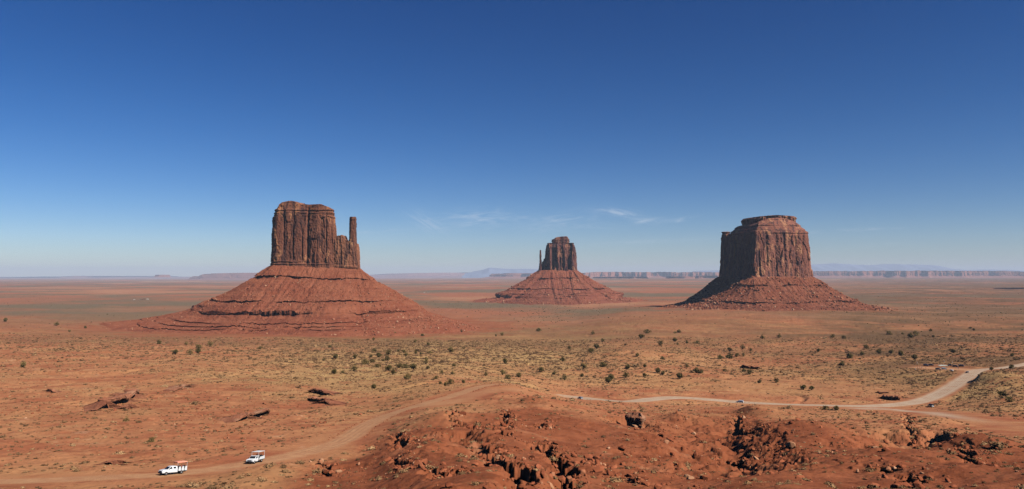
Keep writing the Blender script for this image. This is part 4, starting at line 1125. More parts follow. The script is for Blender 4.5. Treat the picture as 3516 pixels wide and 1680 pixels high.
def place_rocks():
    x, y, s = scatter_rocks()
    k = road_masks(x, y) < 0.2
    x, y, s = x[k], y[k], s[k]
    z = ground(x, y)
    u, v = pix(x, y, z)
    vis = (u > -60) & (u < 3576) & (v < 1760)
    x, y, z, s, u, v = [a[vis] for a in (x, y, z, s, u, v)]
    size = s / y * ((v < 1684) & (u > -5) & (u < 3521))
    order = np.argsort(-size)
    top = order[:300]; rest = order[300:]
    me = [np_mesh('boulder', a, None, f, M_RK_O) for a, f in RV_BIG]
    for i in top:
        o = link('boulder', me[int(rng.integers(0, len(me)))])
        o.location = (x[i], y[i], z[i] + s[i] * 0.10)
        o.rotation_euler = (rng.normal(0, 0.35), rng.normal(0, 0.35), rng.random() * 6.28)
        o.scale = (s[i] * 1.1, s[i] * rng.uniform(0.8, 1.1), s[i] * rng.uniform(0.75, 1.15))
        pxs = s[i] / y[i] * FPX
        adj = 'hefty angular' if pxs > 22 else ('middling angular' if pxs > 14 else 'small angular')
        tag(o, adj + ' red boulder ' + near_of(u[i], v[i]), 'boulder', 'loose red boulders on the foreground slopes')
    V, F, R = tile(RV, np.stack([x, y, z + s * 0.06], -1)[rest], s[rest], rng.random(len(rest)) * 6.28, rng.normal(0, 0.4, len(rest)))
    o = link('loose_stones', np_mesh('loose_stones', V, None, F, M_RK, False, {'rnd': R}))
    tag(o, 'loose red stones strewn over the foreground hill and beside the road', 'stones', None, 'stuff')
    return len(rest)
place_rocks()

def talus_rocks(V, n, lo, hi, mat, label, dens, yc, up=0.12):
    """rubble lying on a debris apron; dens(row share, x, z) gives how thick it lies"""
    m, c = V.shape[:2]
    i = rng.integers(1, m - 1, n * 8); j = rng.integers(0, c, n * 8); j2 = (j + 1) % c
    a, b = rng.random(n * 8)[:, None], rng.random(n * 8)[:, None]
    p = V[i, j] * (1 - a) * (1 - b) + V[i, j2] * a * (1 - b) + V[i + 1, j] * (1 - a) * b + V[i + 1, j2] * a * b
    ar = np.linalg.norm(np.cross(V[i, j2] - V[i, j], V[i + 1, j] - V[i, j]), axis=-1)
    w = ar / np.percentile(ar, 95) * dens(p[:, 0], p[:, 2]) * (p[:, 1] < yc)
    k = rng.random(n * 8) < w
    p = p[k][:n]
    s = pareto(len(p), lo, hi, 1.6)
    p[:, 2] += s * up
    VV, F, R = tile(RV, p, s, rng.random(len(p)) * 6.28, rng.normal(0, 0.5, len(p)))
    o = link('talus_rubble', np_mesh('talus_rubble', VV, None, F, mat, False, {'rnd': R}))
    tag(o, label, 'rubble', None, 'stuff')
for VV, nm in TALI:
    if nm == 'west':
        xr = lambda x: np.clip((x - UX(1130, 1650)) / 90, 0, 1)
        talus_rocks(VV, 12000, 1.5, 6.5, M_RUB_W, 'broken rubble lying on the red apron of the largest butte',
                    lambda x, z: np.clip(0.10 + 0.9 * xr(x) * sst(-2, -30, z) * (0.55 + 0.6 * fbm(x / 60, z / 18, 2, 81)) + 0.9 * sst(-47, -53, z) * (1 - sst(-62, -68, z)) * (0.5 + fbm(x / 50, z / 30, 2, 82)) + 0.35 * sst(-5, -12, z) * sst(-48, -40, z) * (0.4 + fbm(x / 40, z / 15, 3, 83)), 0, 1), yw + 60)
    elif nm == 'merrick':
        talus_rocks(VV, 8000, 2.2, 12.0, M_RUB_M, 'dark edged rubble lying on the apron of the blocky butte',
                    lambda x, z: np.clip(0.30 + 0.5 * fbm(x / 60, z / 25, 3, 84) + 0.5 * (1 - np.clip((x - 690) / 60, 0, 1)) + 0.3 * np.clip((x - 850) / 60, 0, 1), 0, 1), ym + 180)
    else:
        talus_rocks(VV, 4500, 3.0, 13.0, M_RUB_M, 'scattered rubble lying on the apron of the smallest butte',
                    lambda x, z: np.clip(0.30 + 0.7 * fbm(x / 70, z / 25, 3, 85), 0, 1), ye + 60)

# ---- ledges that overhang their foot, and the big undercut boulder
M_LEDGE = cliff_material('ledge_rock', (E(176, 108, 76), E(194, 126, 90)), E(150, 88, 62), E(208, 150, 112), 4.0)
def slab(front, back, thick, lift, over, label, seed, side=1.0):
    """a tilted bed of rock whose front edge juts out over a recess"""
    p, L = resample(path(front), 60, False)
    p = p + np.stack([fbm(p[:, 0] / 4, p[:, 1] / 4, 3, seed), fbm(p[:, 0] / 4, p[:, 1] / 4, 3, seed + 1)], -1) * 0.9
    d = np.gradient(p, axis=0); nn = np.stack([d[:, 1], -d[:, 0]], -1); nn /= np.hypot(*nn.T)[:, None]
    nn = nn * np.where((nn * p).sum(1) > 0, -1, 1)[:, None]              # points at the camera side
    t = np.linspace(0, 1, 60); e = np.clip(np.minimum(t, 1 - t) * 6, 0.05, 1)
    g = ground(p[:, 0], p[:, 1])
    for k_ in (over, over + 2.5, over + 5):
        g = np.maximum(g, ground(p[:, 0] + nn[:, 0] * k_, p[:, 1] + nn[:, 1] * k_))
    rows = []
    prof = ((-back * 1.15, -1.0, 0), (-back, 0.12, 0), (-back * 0.6, 0.40, .2), (-back * 0.25, 0.75, .3), (-0.3, 1.0, .4), (over * 0.8, 0.98, 1), (over, 0.88, 1), (over * 0.92, 0.76, 1), (over * 1.03, 0.70, 1), (over * 0.95, 0.58, 1), (-1.2, 0.50, .3), (-1.8, -0.8, .3))
    H = (thick + lift) * e * (1 + 0.35 * fbm(p[:, 0] / 6, p[:, 1] / 6, 2, seed + 3))
    for k, (o, hh, j) in enumerate(prof):
        q = p + nn * (o * (0.35 + 0.65 * e) + j * 0.7 * (cell(t * L / 2.2, np.full(60, k // 2 + 0.5), seed + 5) - 0.5) * e)[:, None]
        gz = ground(q[:, 0], q[:, 1]) if o < -1.5 else g
        z = np.where(hh > 0, gz + H * hh, gz + hh)
        if k < 5: z = z + 0.18 * fbm(q[:, 0] / 2.5, q[:, 1] / 2.5, 3, seed + 7)
        rows.append(np.stack([q[:, 0], q[:, 1], z], -1))
    V = np.stack(rows, 0)
    o = link('rock_ledge', np_mesh('rock_ledge', V.reshape(-1, 3), grid_quads(len(rows), 60), None, M_LEDGE, False))
    tag(o, label, 'rock ledge', 'overhanging rock ledges on the flats')
    return o
slab([(322,1413),(345,1405),(385,1393),(405,1388),(440,1374),(466,1356)], 9, 1.5, 2.6, 3.0, 'long dark undercut ledge, the biggest shadowed overhang on the left flats', 700)
slab([(398,1374),(430,1366),(462,1350)], 9, 0.8, 0.4, 1.2, 'thin stepped slab lying just above the biggest undercut ledge on the left', 705)
slab([(410,1408),(440,1400),(458,1392)], 4, 1.0, 0.4, 0.8, 'short block ledge tucked below the right end of the biggest undercut ledge', 707)
slab([(800,1450),(830,1442),(860,1434),(895,1429),(920,1422)], 9, 1.0, 1.3, 2.2, 'long thin ledge with a dark edge above the white canopied truck', 720)
slab([(1055,1346),(1085,1348),(1110,1353),(1142,1358)], 9, 0.9, 1.3, 2.2, 'upper dark edged ledge left of the climbing road', 730)
slab([(1058,1376),(1090,1380),(1120,1381),(1140,1392)], 9, 0.8, 1.1, 2.0, 'lower dark edged ledge left of the climbing road', 740)
slab([(165,1345),(178,1347),(188,1349)], 4, 0.8, 0.3, 1.0, 'small lone slab on the open flats far left', 750)
slab([(595,1345),(620,1338),(640,1323)], 8, 0.7, 0.3, 0.9, 'orange mounded slab at the right end of the left flats', 770)
slab([(352,1602),(375,1597),(420,1588)], 4, 0.35, 0.15, 0.5, 'low crack edged slab above the salmon canopied truck', 775)
slab([(3030,1368),(3060,1374),(3090,1372)], 6, 2.0, 0.8, 1.2, 'dark jumble of rock standing above the road junction', 780)
slab([(3010,1256+90),(3030,1350),(3050,1348)], 3, 0.8, 0.3, 0.6, 'small rock step left of the dark jumble above the junction', 785)
slab([(2540,1262),(2570,1266),(2610,1262)], 10, 2.4, 0.5, 1.2, 'orange cutbank with a dark foot at centre right', 790)

gx, gy = hit(2182, 1449)
gz = float(ground(np.array([gx]), np.array([gy]))[0])
h_b = zat(1419, gy + 3) - gz
b_out = [(gx - 3.61, gy + 3.70), (gx - 2.86, gy + 2.35), (gx + 0.34, gy - 0.67), (gx + 2.18, gy - 2.02), (gx + 3.36, gy - 1.34), (gx + 4.03, gy + 1.18), (gx + 3.53, gy + 4.70), (gx + 0.42, gy + 6.22), (gx - 2.69, gy + 5.54)]
ob = cliff('overhang_boulder', b_out, gz - 1.0, gz + h_b, M_LEDGE, None, 160, 46, ((0, 1.1), (0.18, 1.3), (0.4, 1.2), (0.62, 0.5), (0.72, 0.0), (0.85, -0.2), (1, 0.9)), None, 800, (4, 0.35), (3, 3, 0.6), (), (), 0.2, 1, 0.5)
tag(ob, 'big undercut boulder with a black underside below the grey road', 'boulder')

# ------------------------------------------------------------------ shrubs and junipers
def leaf_mat(name, a, b, c, use_obj):
    t = NT(name, 0.9, 0.08)
    r = t.rnd() if use_obj else t.attr('rnd')
    col = t.mix(t.ramp(r, 0.1, 0.6), a, b)
    col = t.mix(t.ramp(r, 0.72, 0.86), col, c)
    n = t.noise(t.obj() if use_obj else t.pos(), 5.0 if use_obj else 1.2, 3, 0.6)
    col = t.mix(0.5, col, t.mix(n, (0.45, 0.45, 0.42, 1), (1, 1, 1, 1)), 'MULTIPLY')
    return t.done(col)
M_SAGE = leaf_mat('sagebrush_leaf', E(104, 76, 50), E(142, 102, 70), E(186, 140, 96), False)
M_SAGE_O = leaf_mat('sagebrush_leaf_near', E(128, 94, 64), E(168, 124, 84), E(198, 150, 104), True)
M_BUSH_FAR = leaf_mat('distant_bush_leaf', E(74, 66, 40), E(88, 76, 46), E(106, 88, 54), False)
M_JUN = leaf_mat('juniper_leaf', E(112, 94, 52), E(126, 104, 60), E(150, 120, 72), True)
M_TRUNK = plain('juniper_bark', (86, 66, 50), 0.95, 0.05)

def mound_variants(k, seed):
    out = []
    rr = np.random.default_rng(seed)
    for i in range(k):
        bm = bmesh.new()
        bmesh.ops.create_icosphere(bm, subdivisions=1, radius=0.5)
        bm.verts.index_update()
        v = np.array([q.co[:] for q in bm.verts]); f = np.array([[q.index for q in g.verts] for g in bm.faces]); bm.free()
        v = v * rr.uniform(0.62, 1.15, (len(v), 1)); v[:, 2] = np.maximum(v[:, 2], -0.12) * 0.95
        f = f[(v[f][:, :, 2].mean(1) > -0.10)]
        out.append((v, f))
    return out

def tuft_variants(k, n, seed, core=True, leaf=(0.10, 0.2)):
    """spiky clump: short leafy blades standing out of a low dome"""
    out = []
    rr = np.random.default_rng(seed)
    for i in range(k):
        th = rr.random(n) * 6.283; ph = np.arccos(rr.random(n) * 0.95)
        dirn = np.stack([np.sin(ph) * np.cos(th), np.sin(ph) * np.sin(th), np.cos(ph) * 0.85], -1)
        r = rr.uniform(0.28, 0.52, n)[:, None]
        c = dirn * r * (1 + 0.25 * np.sin(3 * th + i)[:, None])
        a = np.cross(dirn, rr.normal(0, 1, (n, 3))); a /= np.linalg.norm(a, axis=1)[:, None]
        b = dirn * 0.6 + rr.normal(0, 0.5, (n, 3)); b /= np.linalg.norm(b, axis=1)[:, None]
        s = rr.uniform(leaf[0], leaf[1], n)[:, None]
        v = np.stack([c - a * s * 0.5, c + a * s * 0.5, c + b * s], 1).reshape(-1, 3)
        f = np.arange(3 * n).reshape(-1, 3)
        if core:
            mv, mf = mound_variants(1, seed + i)[0]
            f = np.concatenate([f, mf + len(v)]); v = np.concatenate([v, mv * 0.85])
        v[:, 2] = np.maximum(v[:, 2], -0.05)
        out.append((v, f))
    return out

def scatter_sage():
    X, Y, S = [], [], []
    x, y = wedge(420000, 150, 1350)
    u, v = px_of(x, y)
    sp = spur_mask(x, y); vz = veg_zone(x, y)
    cl = sst(-0.15, 0.45, fbm(x / 16, y / 16, 3, 91)) * 0.8 + 0.2
    d = (0.062 + 0.22 * vz) * cl * (1 - sp)
    d = d + 0.07 * gauss_px(u, v, 2080, 1265, 110, 55) * cl + 0.05 * gauss_px(u, v, 2080, 1330, 150, 30) + 0.06 * gauss_px(u, v, 3420, 1340, 170, 50)
    d = d * (1 - 0.93 * gauss_px(u, v, 2185, 1205, 95, 28)) * (1 - 0.8 * gauss_px(u, v, 2650, 1335, 260, 26))
    d = d + sp * 0.030 * (0.3 + cl) + 0.03 * (1 - sp) * (y < 480) + 0.05 * (gauss_px(u, v, 3440, 1600, 110, 50) + gauss_px(u, v, 3160, 1450, 60, 25) + gauss_px(u, v, 1480, 1500, 120, 45) + gauss_px(u, v, 3390, 1490, 80, 20) + 0.5 * gauss_px(u, v, 2980, 1490, 160, 35))
    area = 0.70 * (1350 ** 2 - 150 ** 2) / 420000.0
    d = d * area * (1 - np.clip(road_flat(x, y) * 1.4, 0, 1))
    d = d * (1 - 0.45 * sst(800, 1300, y))
    k = rng.random(len(x)) < d
    x, y = x[k], y[k]
    s = rng.lognormal(-0.2, 0.48, len(x)) * (0.85 + 0.75 * sst(450, 1000, y)) * np.where(x / y > 0.5, 1.3, 1.0)
    X.append(x); Y.append(y); S.append(s)
    x, y = wedge(9000, 92, 200)
    sp = spur_mask(x, y)
    k = rng.random(len(x)) < 0.16 * (0.3 + sst(0.0, 0.5, fbm(x / 18, y / 18, 3, 93))) * (1 - np.clip(road_flat(x, y) * 1.4, 0, 1))
    X.append(x[k]); Y.append(y[k]); S.append(rng.lognormal(-0.25, 0.35, k.sum()))
    # larger ragged bushes in the draws and on the right hand brush
    x, y = wedge(60000, 430, 1300)
    u, v = px_of(x, y)
    d = 0.012 * sst(0.0, 0.5, fbm(x / 60, y / 80, 3, 97)) + 0.07 * gauss_px(u, v, 2070, 1275, 100, 55) + 0.035 * gauss_px(u, v, 2250, 1265, 160, 25) + 0.05 * gauss_px(u, v, 3050, 1260, 250, 45) + 0.05 * gauss_px(u, v, 3420, 1340, 140, 40) + 0.02 * gauss_px(u, v, 1300, 1270, 250, 50) + 0.03 * gauss_px(u, v, 3300, 1160, 250, 40)
    k = rng.random(len(x)) < d * (1 - np.clip(road_flat(x, y) * 1.4, 0, 1))
    X.append(x[k]); Y.append(y[k]); S.append(rng.uniform(1.8, 3.2, k.sum()))
    return np.concatenate(X), np.concatenate(Y), np.concatenate(S)

def place_sage():
    x, y, s = scatter_sage()
    z = ground(x, y); u, v = pix(x, y, z)
    k = (u > -80) & (u < 3600) & (v < 1740)
    x, y, z, s, u, v = [a[k] for a in (x, y, z, s, u, v)]
    size = s / y * ((v < 1682) & (u > -3) & (u < 3519))
    order = np.argsort(-size); top, rest = order[:300], order[300:]
    tv = tuft_variants(7, 90, 11)
    me = [np_mesh('sagebrush', a, None, f, M_SAGE_O) for a, f in tv]
    for i in top:
        o = link('sagebrush', me[int(rng.integers(0, len(me)))])
        o.location = (x[i], y[i], z[i]); o.rotation_euler = (0, 0, rng.random() * 6.28)
        q = s[i]; fl = rng.uniform(0.65, 1.0)
        o.scale = (q * rng.uniform(0.9, 1.3), q * rng.uniform(0.9, 1.2), q * fl)
        adj = 'broad' if q / y[i] * FPX > 17 else 'little'
        tag(o, adj + ' dry rounded sagebrush tuft ' + near_of(u[i], v[i]), 'shrub', 'dry sagebrush tufts on the slopes')
    bg = (s[rest] > 1.8) | (y[rest] < 420)
    near = rest[bg]; farr = rest[~bg]
    VV, FF, RR, off = [], [], [], 0
    for idx, var in ((near, tuft_variants(6, 26, 31, True, (0.16, 0.3))), (farr, mound_variants(10, 51))):
        V, F, R = tile(var, np.stack([x, y, z], -1)[idx], s[idx] * 1.1, rng.random(len(idx)) * 6.28, None, rng.uniform(0.55, 0.95, len(idx)))
        VV.append(V); FF.append(F + off); RR.append(R); off += len(V)
    o = link('sagebrush_cover', np_mesh('sagebrush_cover', np.concatenate(VV), None, np.concatenate(FF), M_SAGE, False, {'rnd': np.concatenate(RR)}))
    tag(o, 'low sagebrush and dry grass dotting the desert floor', 'ground cover', None, 'stuff')
    # dark bushes far out on the plain, too many and small to tell apart
    x, y = wedge(60000, 1250, 5200)
    u, v = px_of(x, y)
    d = 0.05 * sst(0.0, 0.5, fbm(x / 300, y / 420, 3, 95)) + 0.30 * gauss_px(u, v, 1860, 1075, 190, 28) + 0.35 * gauss_px(u, v, 1880, 1092, 70, 18) + 0.22 * gauss_px(u, v, 3250, 1085, 260, 40) + 0.12 * gauss_px(u, v, 1700, 1055, 320, 12)
    k = rng.random(len(x)) < d
    x, y = x[k], y[k]; z = ground(x, y)
    s = rng.lognormal(0.95, 0.3, len(x))
    V, F, R = tile(mound_variants(8, 61), np.stack([x, y, z], -1), s, rng.random(len(x)) * 6.28)
    o = link('distant_bushes', np_mesh('distant_bushes', V, None, F, M_BUSH_FAR, False, {'rnd': R}))
    tag(o, 'dark bushes dotting the far plain between and beyond the buttes', 'ground cover', None, 'stuff')
place_sage()

def tube_np(pts, rad, n=6):
    pts = np.array(pts, float); V = []; F = []
    for i, p in enumerate(pts):
        d = pts[min(i + 1, len(pts) - 1)] - pts[max(i - 1, 0)]; d /= np.linalg.norm(d)
        a = np.cross(d, (0.3, 1, 0.2)); a /= np.linalg.norm(a); b = np.cross(d, a)
        for k in range(n):
            t = 2 * math.pi * k / n
            V.append(p + (a * math.cos(t) + b * math.sin(t)) * rad[i])
    for i in range(len(pts) - 1):
        for k in range(n):
            F.append((i * n + k, i * n + (k + 1) % n, (i + 1) * n + (k + 1) % n, (i + 1) * n + k))
    F.append(tuple(len(V) - n + k for k in (0, 1, 2, 3))); F.append(tuple(len(V) - n + k for k in (0, 3, 4, 5)))
    return V, F

def juniper_meshes(i, lobes, n_leaf, spread, low):
    rr = np.random.default_rng(900 + i)
    C, TV, TF = [], [], []
    cen = []
    for k in range(lobes):
        a = 6.283 * k / lobes + rr.uniform(-0.5, 0.5); r = spread * rr.uniform(0.25, 1.0) if k else 0.05
        cen.append((r * math.cos(a), r * math.sin(a), low + rr.uniform(0.0, 0.5) * (1.0 if k else 1.25), rr.uniform(0.17, 0.30)))
    for (cx, cy, cz, cr) in cen:
        m = int(n_leaf * (cr / 0.24) ** 2)
        d = rr.normal(0, 1, (m, 3)); d /= np.linalg.norm(d, axis=1)[:, None]
        c = np.array((cx, cy, cz)) + d * cr * rr.uniform(0.45, 1.05, (m, 1)) * (1, 1, 0.85)
        c[:, 2] = np.maximum(c[:, 2], 0.03)
        a = np.cross(d, rr.normal(0, 1, (m, 3))); a /= np.linalg.norm(a, axis=1)[:, None]
        b = d * 0.7 + rr.normal(0, 0.6, (m, 3)); b /= np.linalg.norm(b, axis=1)[:, None]
        s = rr.uniform(0.07, 0.14, m)[:, None]
        C.append(np.stack([c - a * s * 0.5, c + a * s * 0.5, c + b * s], 1).reshape(-1, 3))
        V, F = tube_np([(0.03 * cx, 0.03 * cy, -0.05), (cx * 0.35, cy * 0.35, cz * 0.4), (cx * 0.8, cy * 0.8, cz * 0.85), (cx, cy, cz)], (0.05, 0.035, 0.02, 0.008))
        o = len(TV); TV += V; TF += [tuple(q + o for q in f) for f in F]
    v = np.concatenate(C)
    cm = np_mesh('crown', v, None, np.arange(len(v)).reshape(-1, 3), M_JUN)
    tm = np_mesh('trunk', np.array(TV), np.array(TF), None, M_TRUNK)
    return cm, tm
JK = [('compact dark', juniper_meshes(0, 9, 95, 0.26, 0.22)), ('wide dark', juniper_meshes(1, 11, 85, 0.42, 0.16)), ('sparse open', juniper_meshes(2, 8, 50, 0.36, 0.20)),
      ('double topped', juniper_meshes(3, 10, 80, 0.34, 0.24)), ('ragged low', juniper_meshes(4, 9, 60, 0.46, 0.08)), ('tall rounded', juniper_meshes(5, 12, 80, 0.27, 0.30))]
JUN = []
for (ox, oy, sc_), pts in (
  ((1100,1130,3.22), ((590,132),(40,345),(170,335),(380,330),(560,315),(645,312),(750,285),(862,253),(920,270),(945,298),(1190,190),(1210,272),(1445,262),(1575,230),(1940,85),(1170,345),(1168,390),(1190,445),(1475,415),(1340,500),(1278,550),(1460,505),(1030,450),(945,440),(805,485),(755,468),(960,555),(870,440),(625,430),(575,370),(500,385),(695,360),(740,345),(245,495),(375,465),(1055,275),(1110,280),(1050,150),(1130,78),(1328,610),(1382,630),(1432,612),(1580,600),(1828,527),(2015,508),(2075,550),(2190,540),(2040,385),(1918,340),(2440,475),(2010,75),(105,205),(155,505),(600,255),(590,655),(2415,25),(1560,30),(820,60))),
  ((1800,1130,3.22), ((160,25),(760,60),(865,145),(500,218),(425,358),(655,455),(635,525),(330,500),(445,570),(875,440),(960,550),(930,600),(1120,540),(1145,455),(1335,440),(1330,530),(1475,495),(1535,500),(1800,430),(1720,560),(1900,495),(1950,500),(1530,350),(1505,190),(1668,140),(1695,180),(1800,155),(1910,155),(1310,85),(1360,50),(1290,105),(1670,45),(1710,35),(740,285),(800,225),(2170,340),(2265,340),(2350,315),(2425,310),(2270,245),(2415,215),(2505,235),(2215,465),(2490,505),(2430,480),(1250,340))),
  ((2600,1080,2.051), ((135,485),(15,490),(325,535),(385,540),(35,175),(155,165),(430,262),(770,248),(855,280),(1105,315),(1025,145),(930,145),(650,310),(740,285),(1010,290),(945,275),(870,955),(1725,590),(1780,625),(555,680),(475,675),(600,355),(1240,165),(1220,120),(610,170),(530,160),(1380,270),(1795,300),(1500,100),(1525,120),(1120,155),(1080,165),(1540,440),(1500,460),(1650,400),(1790,390))),
  ((0,1080,2.051), ((1400,240),(1480,225),(1235,280),(1340,285),(1395,275),(165,370),(1120,210),(1830,240),(1310,220),(890,765),(1065,895),(600,95),(400,80),(40,50),(490,125)))):
    for a, b in pts: JUN.append((ox + a / sc_, oy + b / sc_))
for n, (u, v) in enumerate(JUN):
    x, y = hit(u, v)
    if road_masks(np.array([x]), np.array([y]))[0] > 0.3: continue
    z = float(ground(np.array([x]), np.array([y]))[0])
    kind, (cm, tm) = JK[int(rng.integers(0, len(JK)))]
    hpx = rng.uniform(7, 17) + 6 * (v - 1150) / 200
    if v > 1440: hpx = 20
    h = hpx / FPX * y * 1.15
    o = empty('juniper_shrub', (x, y, z - 0.03), rng.random() * 6.28)
    o.scale = (h * rng.uniform(0.95, 1.3), h * rng.uniform(0.95, 1.2), h)
    tag(o, kind + ' green juniper shrub ' + near_of(u, v), 'juniper shrub', 'dark juniper shrubs on the desert flats')
    link('crown', cm, o); link('trunk', tm, o)
# ------------------------------------------------------------------ vehicles, people, parking lot, far houses
def paint(name, rgb, rough=0.35):
    t = NT(name, rough, 0.5)
    t.b.inputs['Coat Weight'].default_value = 0.4
    c = lin(*rgb)
    dust = t.ramp(t.sep(t.obj(), 2), 1.1, 0.4)
    n = t.noise(t.obj(), 2.5, 4)
    return t.done(t.mix(t.math('MULTIPLY', dust, t.math('MULTIPLY', n, 0.45)), c, lin(170, 120, 88)))
M_WHITE = paint('white_paint', (218, 218, 216)); M_SILVER = paint('silver_paint', (150, 156, 162)); M_BLACK = paint('black_paint', (24, 25, 28))
M_NAVY = paint('dark_blue_paint', (38, 44, 58)); M_GREY = paint('grey_paint', (92, 94, 98))
M_GLASS = plain('dark_window_glass', (22, 26, 30), 0.2, 0.3); M_TYRE = plain('tyre_rubber', (30, 28, 27), 0.85, 0.1)
M_RIM = plain('wheel_rim_metal', (150, 150, 148), 0.35, 0.5, 0.6); M_BLKPL = plain('black_trim', (34, 33, 33), 0.6, 0.2)
M_LAMP = plain('lamp_lens', (214, 216, 210), 0.15, 0.6); M_TAIL = plain('tail_lamp_red', (150, 24, 20), 0.2, 0.5)
M_SALMON = plain('salmon_canvas', (214, 138, 112), 0.8, 0.1); M_CANVAS = plain('white_canopy', (206, 204, 200), 0.7, 0.15)
M_SEAT = plain('white_seat_panel', (204, 203, 200), 0.6, 0.2); M_STEEL = plain('pale_steel', (200, 200, 196), 0.4, 0.4, 0.2)

class MB:
    def __init__(self): self.bm = bmesh.new()
    def box(self, x0, x1, y0, y1, z0, z1, bev=0.0):
        r = bmesh.ops.create_cube(self.bm, size=1.0)
        for v in r['verts']:
            v.co = Vector((x0 + (v.co.x + .5) * (x1 - x0), y0 + (v.co.y + .5) * (y1 - y0), z0 + (v.co.z + .5) * (z1 - z0)))
        if bev:
            e = list({e for v in r['verts'] for e in v.link_edges})
            bmesh.ops.bevel(self.bm, geom=e, offset=bev, segments=2, affect='EDGES', profile=0.5)
        return self
    def prism(self, pts, bev=0.0):
        """pts: (x, z, half width) round the side profile"""
        L = [self.bm.verts.new((x, w, z)) for x, z, w in pts]; R = [self.bm.verts.new((x, -w, z)) for x, z, w in pts]
        n = len(pts); fs = [self.bm.faces.new(L[::-1]), self.bm.faces.new(R)]
        for i in range(n):
            j = (i + 1) % n
            fs.append(self.bm.faces.new((L[i], L[j], R[j], R[i])))
        bmesh.ops.recalc_face_normals(self.bm, faces=fs)
        if bev:
            bmesh.ops.bevel(self.bm, geom=list({e for f in fs for e in f.edges}), offset=bev, segments=2, affect='EDGES', profile=0.6, clamp_overlap=True)
        return self
    def cyl(self, p, axis, r, h, n=18, r2=None):
        res = bmesh.ops.create_cone(self.bm, cap_ends=True, segments=n, radius1=r, radius2=r if r2 is None else r2, depth=h)
        q = Vector((0, 0, 1)).rotation_difference(Vector(axis))
        for v in res['verts']: v.co = q @ v.co + Vector(p)
        return self
    def bar(self, a, b, r, n=6):
        a, b = Vector(a), Vector(b)
        return self.cyl((a + b) / 2, (b - a).normalized(), r, (b - a).length, n)
    def quad(self, pts, th=0.012):
        """thin pane standing proud of the body: four corners, pushed out along its normal"""
        v = [Vector(p) for p in pts]; n = (v[1] - v[0]).cross(v[3] - v[0]).normalized()
        A = [self.bm.verts.new(p + n * th) for p in v]; B = [self.bm.verts.new(p - n * th) for p in v]
        self.bm.faces.new(A); self.bm.faces.new(B[::-1])
        for i in range(4):
            j = (i + 1) % 4; self.bm.faces.new((A[i], B[i], B[j], A[j]))
        return self
    def done(self, name, mat, parent=None, smooth=False):
        me = bpy.data.meshes.new(name); self.bm.normal_update(); self.bm.to_mesh(me); self.bm.free()
        me.materials.append(mat)
        if smooth:
            for p in me.polygons: p.use_smooth = True
        return link(name, me, parent)

def wheels(root, xs, half, r, rim=M_RIM):
    for x in xs:
        for s in (1, -1):
            m = MB().cyl((x, s * half, r), (0, 1, 0), r, 0.25, 22).done('wheel', M_TYRE, root)
            MB().cyl((x, s * (half + 0.115), r), (0, s, 0), r * 0.62, 0.06, 16, r * 0.5).done('rim', rim, m)

def seat_on(u, v, path_, flip, root, at=None):
    """stand a vehicle on the ground at a photo pixel, heading along a road"""
    p = hit(u, v, ground, 60) if at is None else np.array(at)
    i = int(np.argmin(np.hypot(*(path_ - p).T))); j = min(i + 1, len(path_) - 1); i = max(j - 1, 0)
    f = path_[j] - path_[i]; f = f / np.hypot(*f) * (-1 if flip else 1)
    g = lambda q: float(ground(np.array([q[0]]), np.array([q[1]]))[0])
    sd = np.array((-f[1], f[0]))
    zf, zr, zl, zq = g(p + f * 1.8), g(p - f * 1.8), g(p + sd * 0.8), g(p - sd * 0.8)
    X = Vector((f[0], f[1], (zf - zr) / 3.6)).normalized(); Y = Vector((sd[0], sd[1], (zl - zq) / 1.6)); Z = X.cross(Y).normalized(); Y = Z.cross(X)
    m = Matrix((X, Y, Z)).transposed()
    root.location = (p[0], p[1], max(g(p), (zf + zr) / 2) + 0.02)
    root.rotation_euler = m.to_euler()

def lights(root, xf, xr, half, zf, zr, sz=0.16):
    for s in (1, -1):
        MB().box(xf - 0.05, xf + 0.025, s * half - sz, s * half + sz * 0.2, zf - 0.08, zf + 0.08, 0.02).done('headlight', M_LAMP, root)
        MB().box(xr - 0.025, xr + 0.04, s * half - 0.09, s * half + 0.07, zr - 0.15, zr + 0.12, 0.02).done('tail_light', M_TAIL, root)

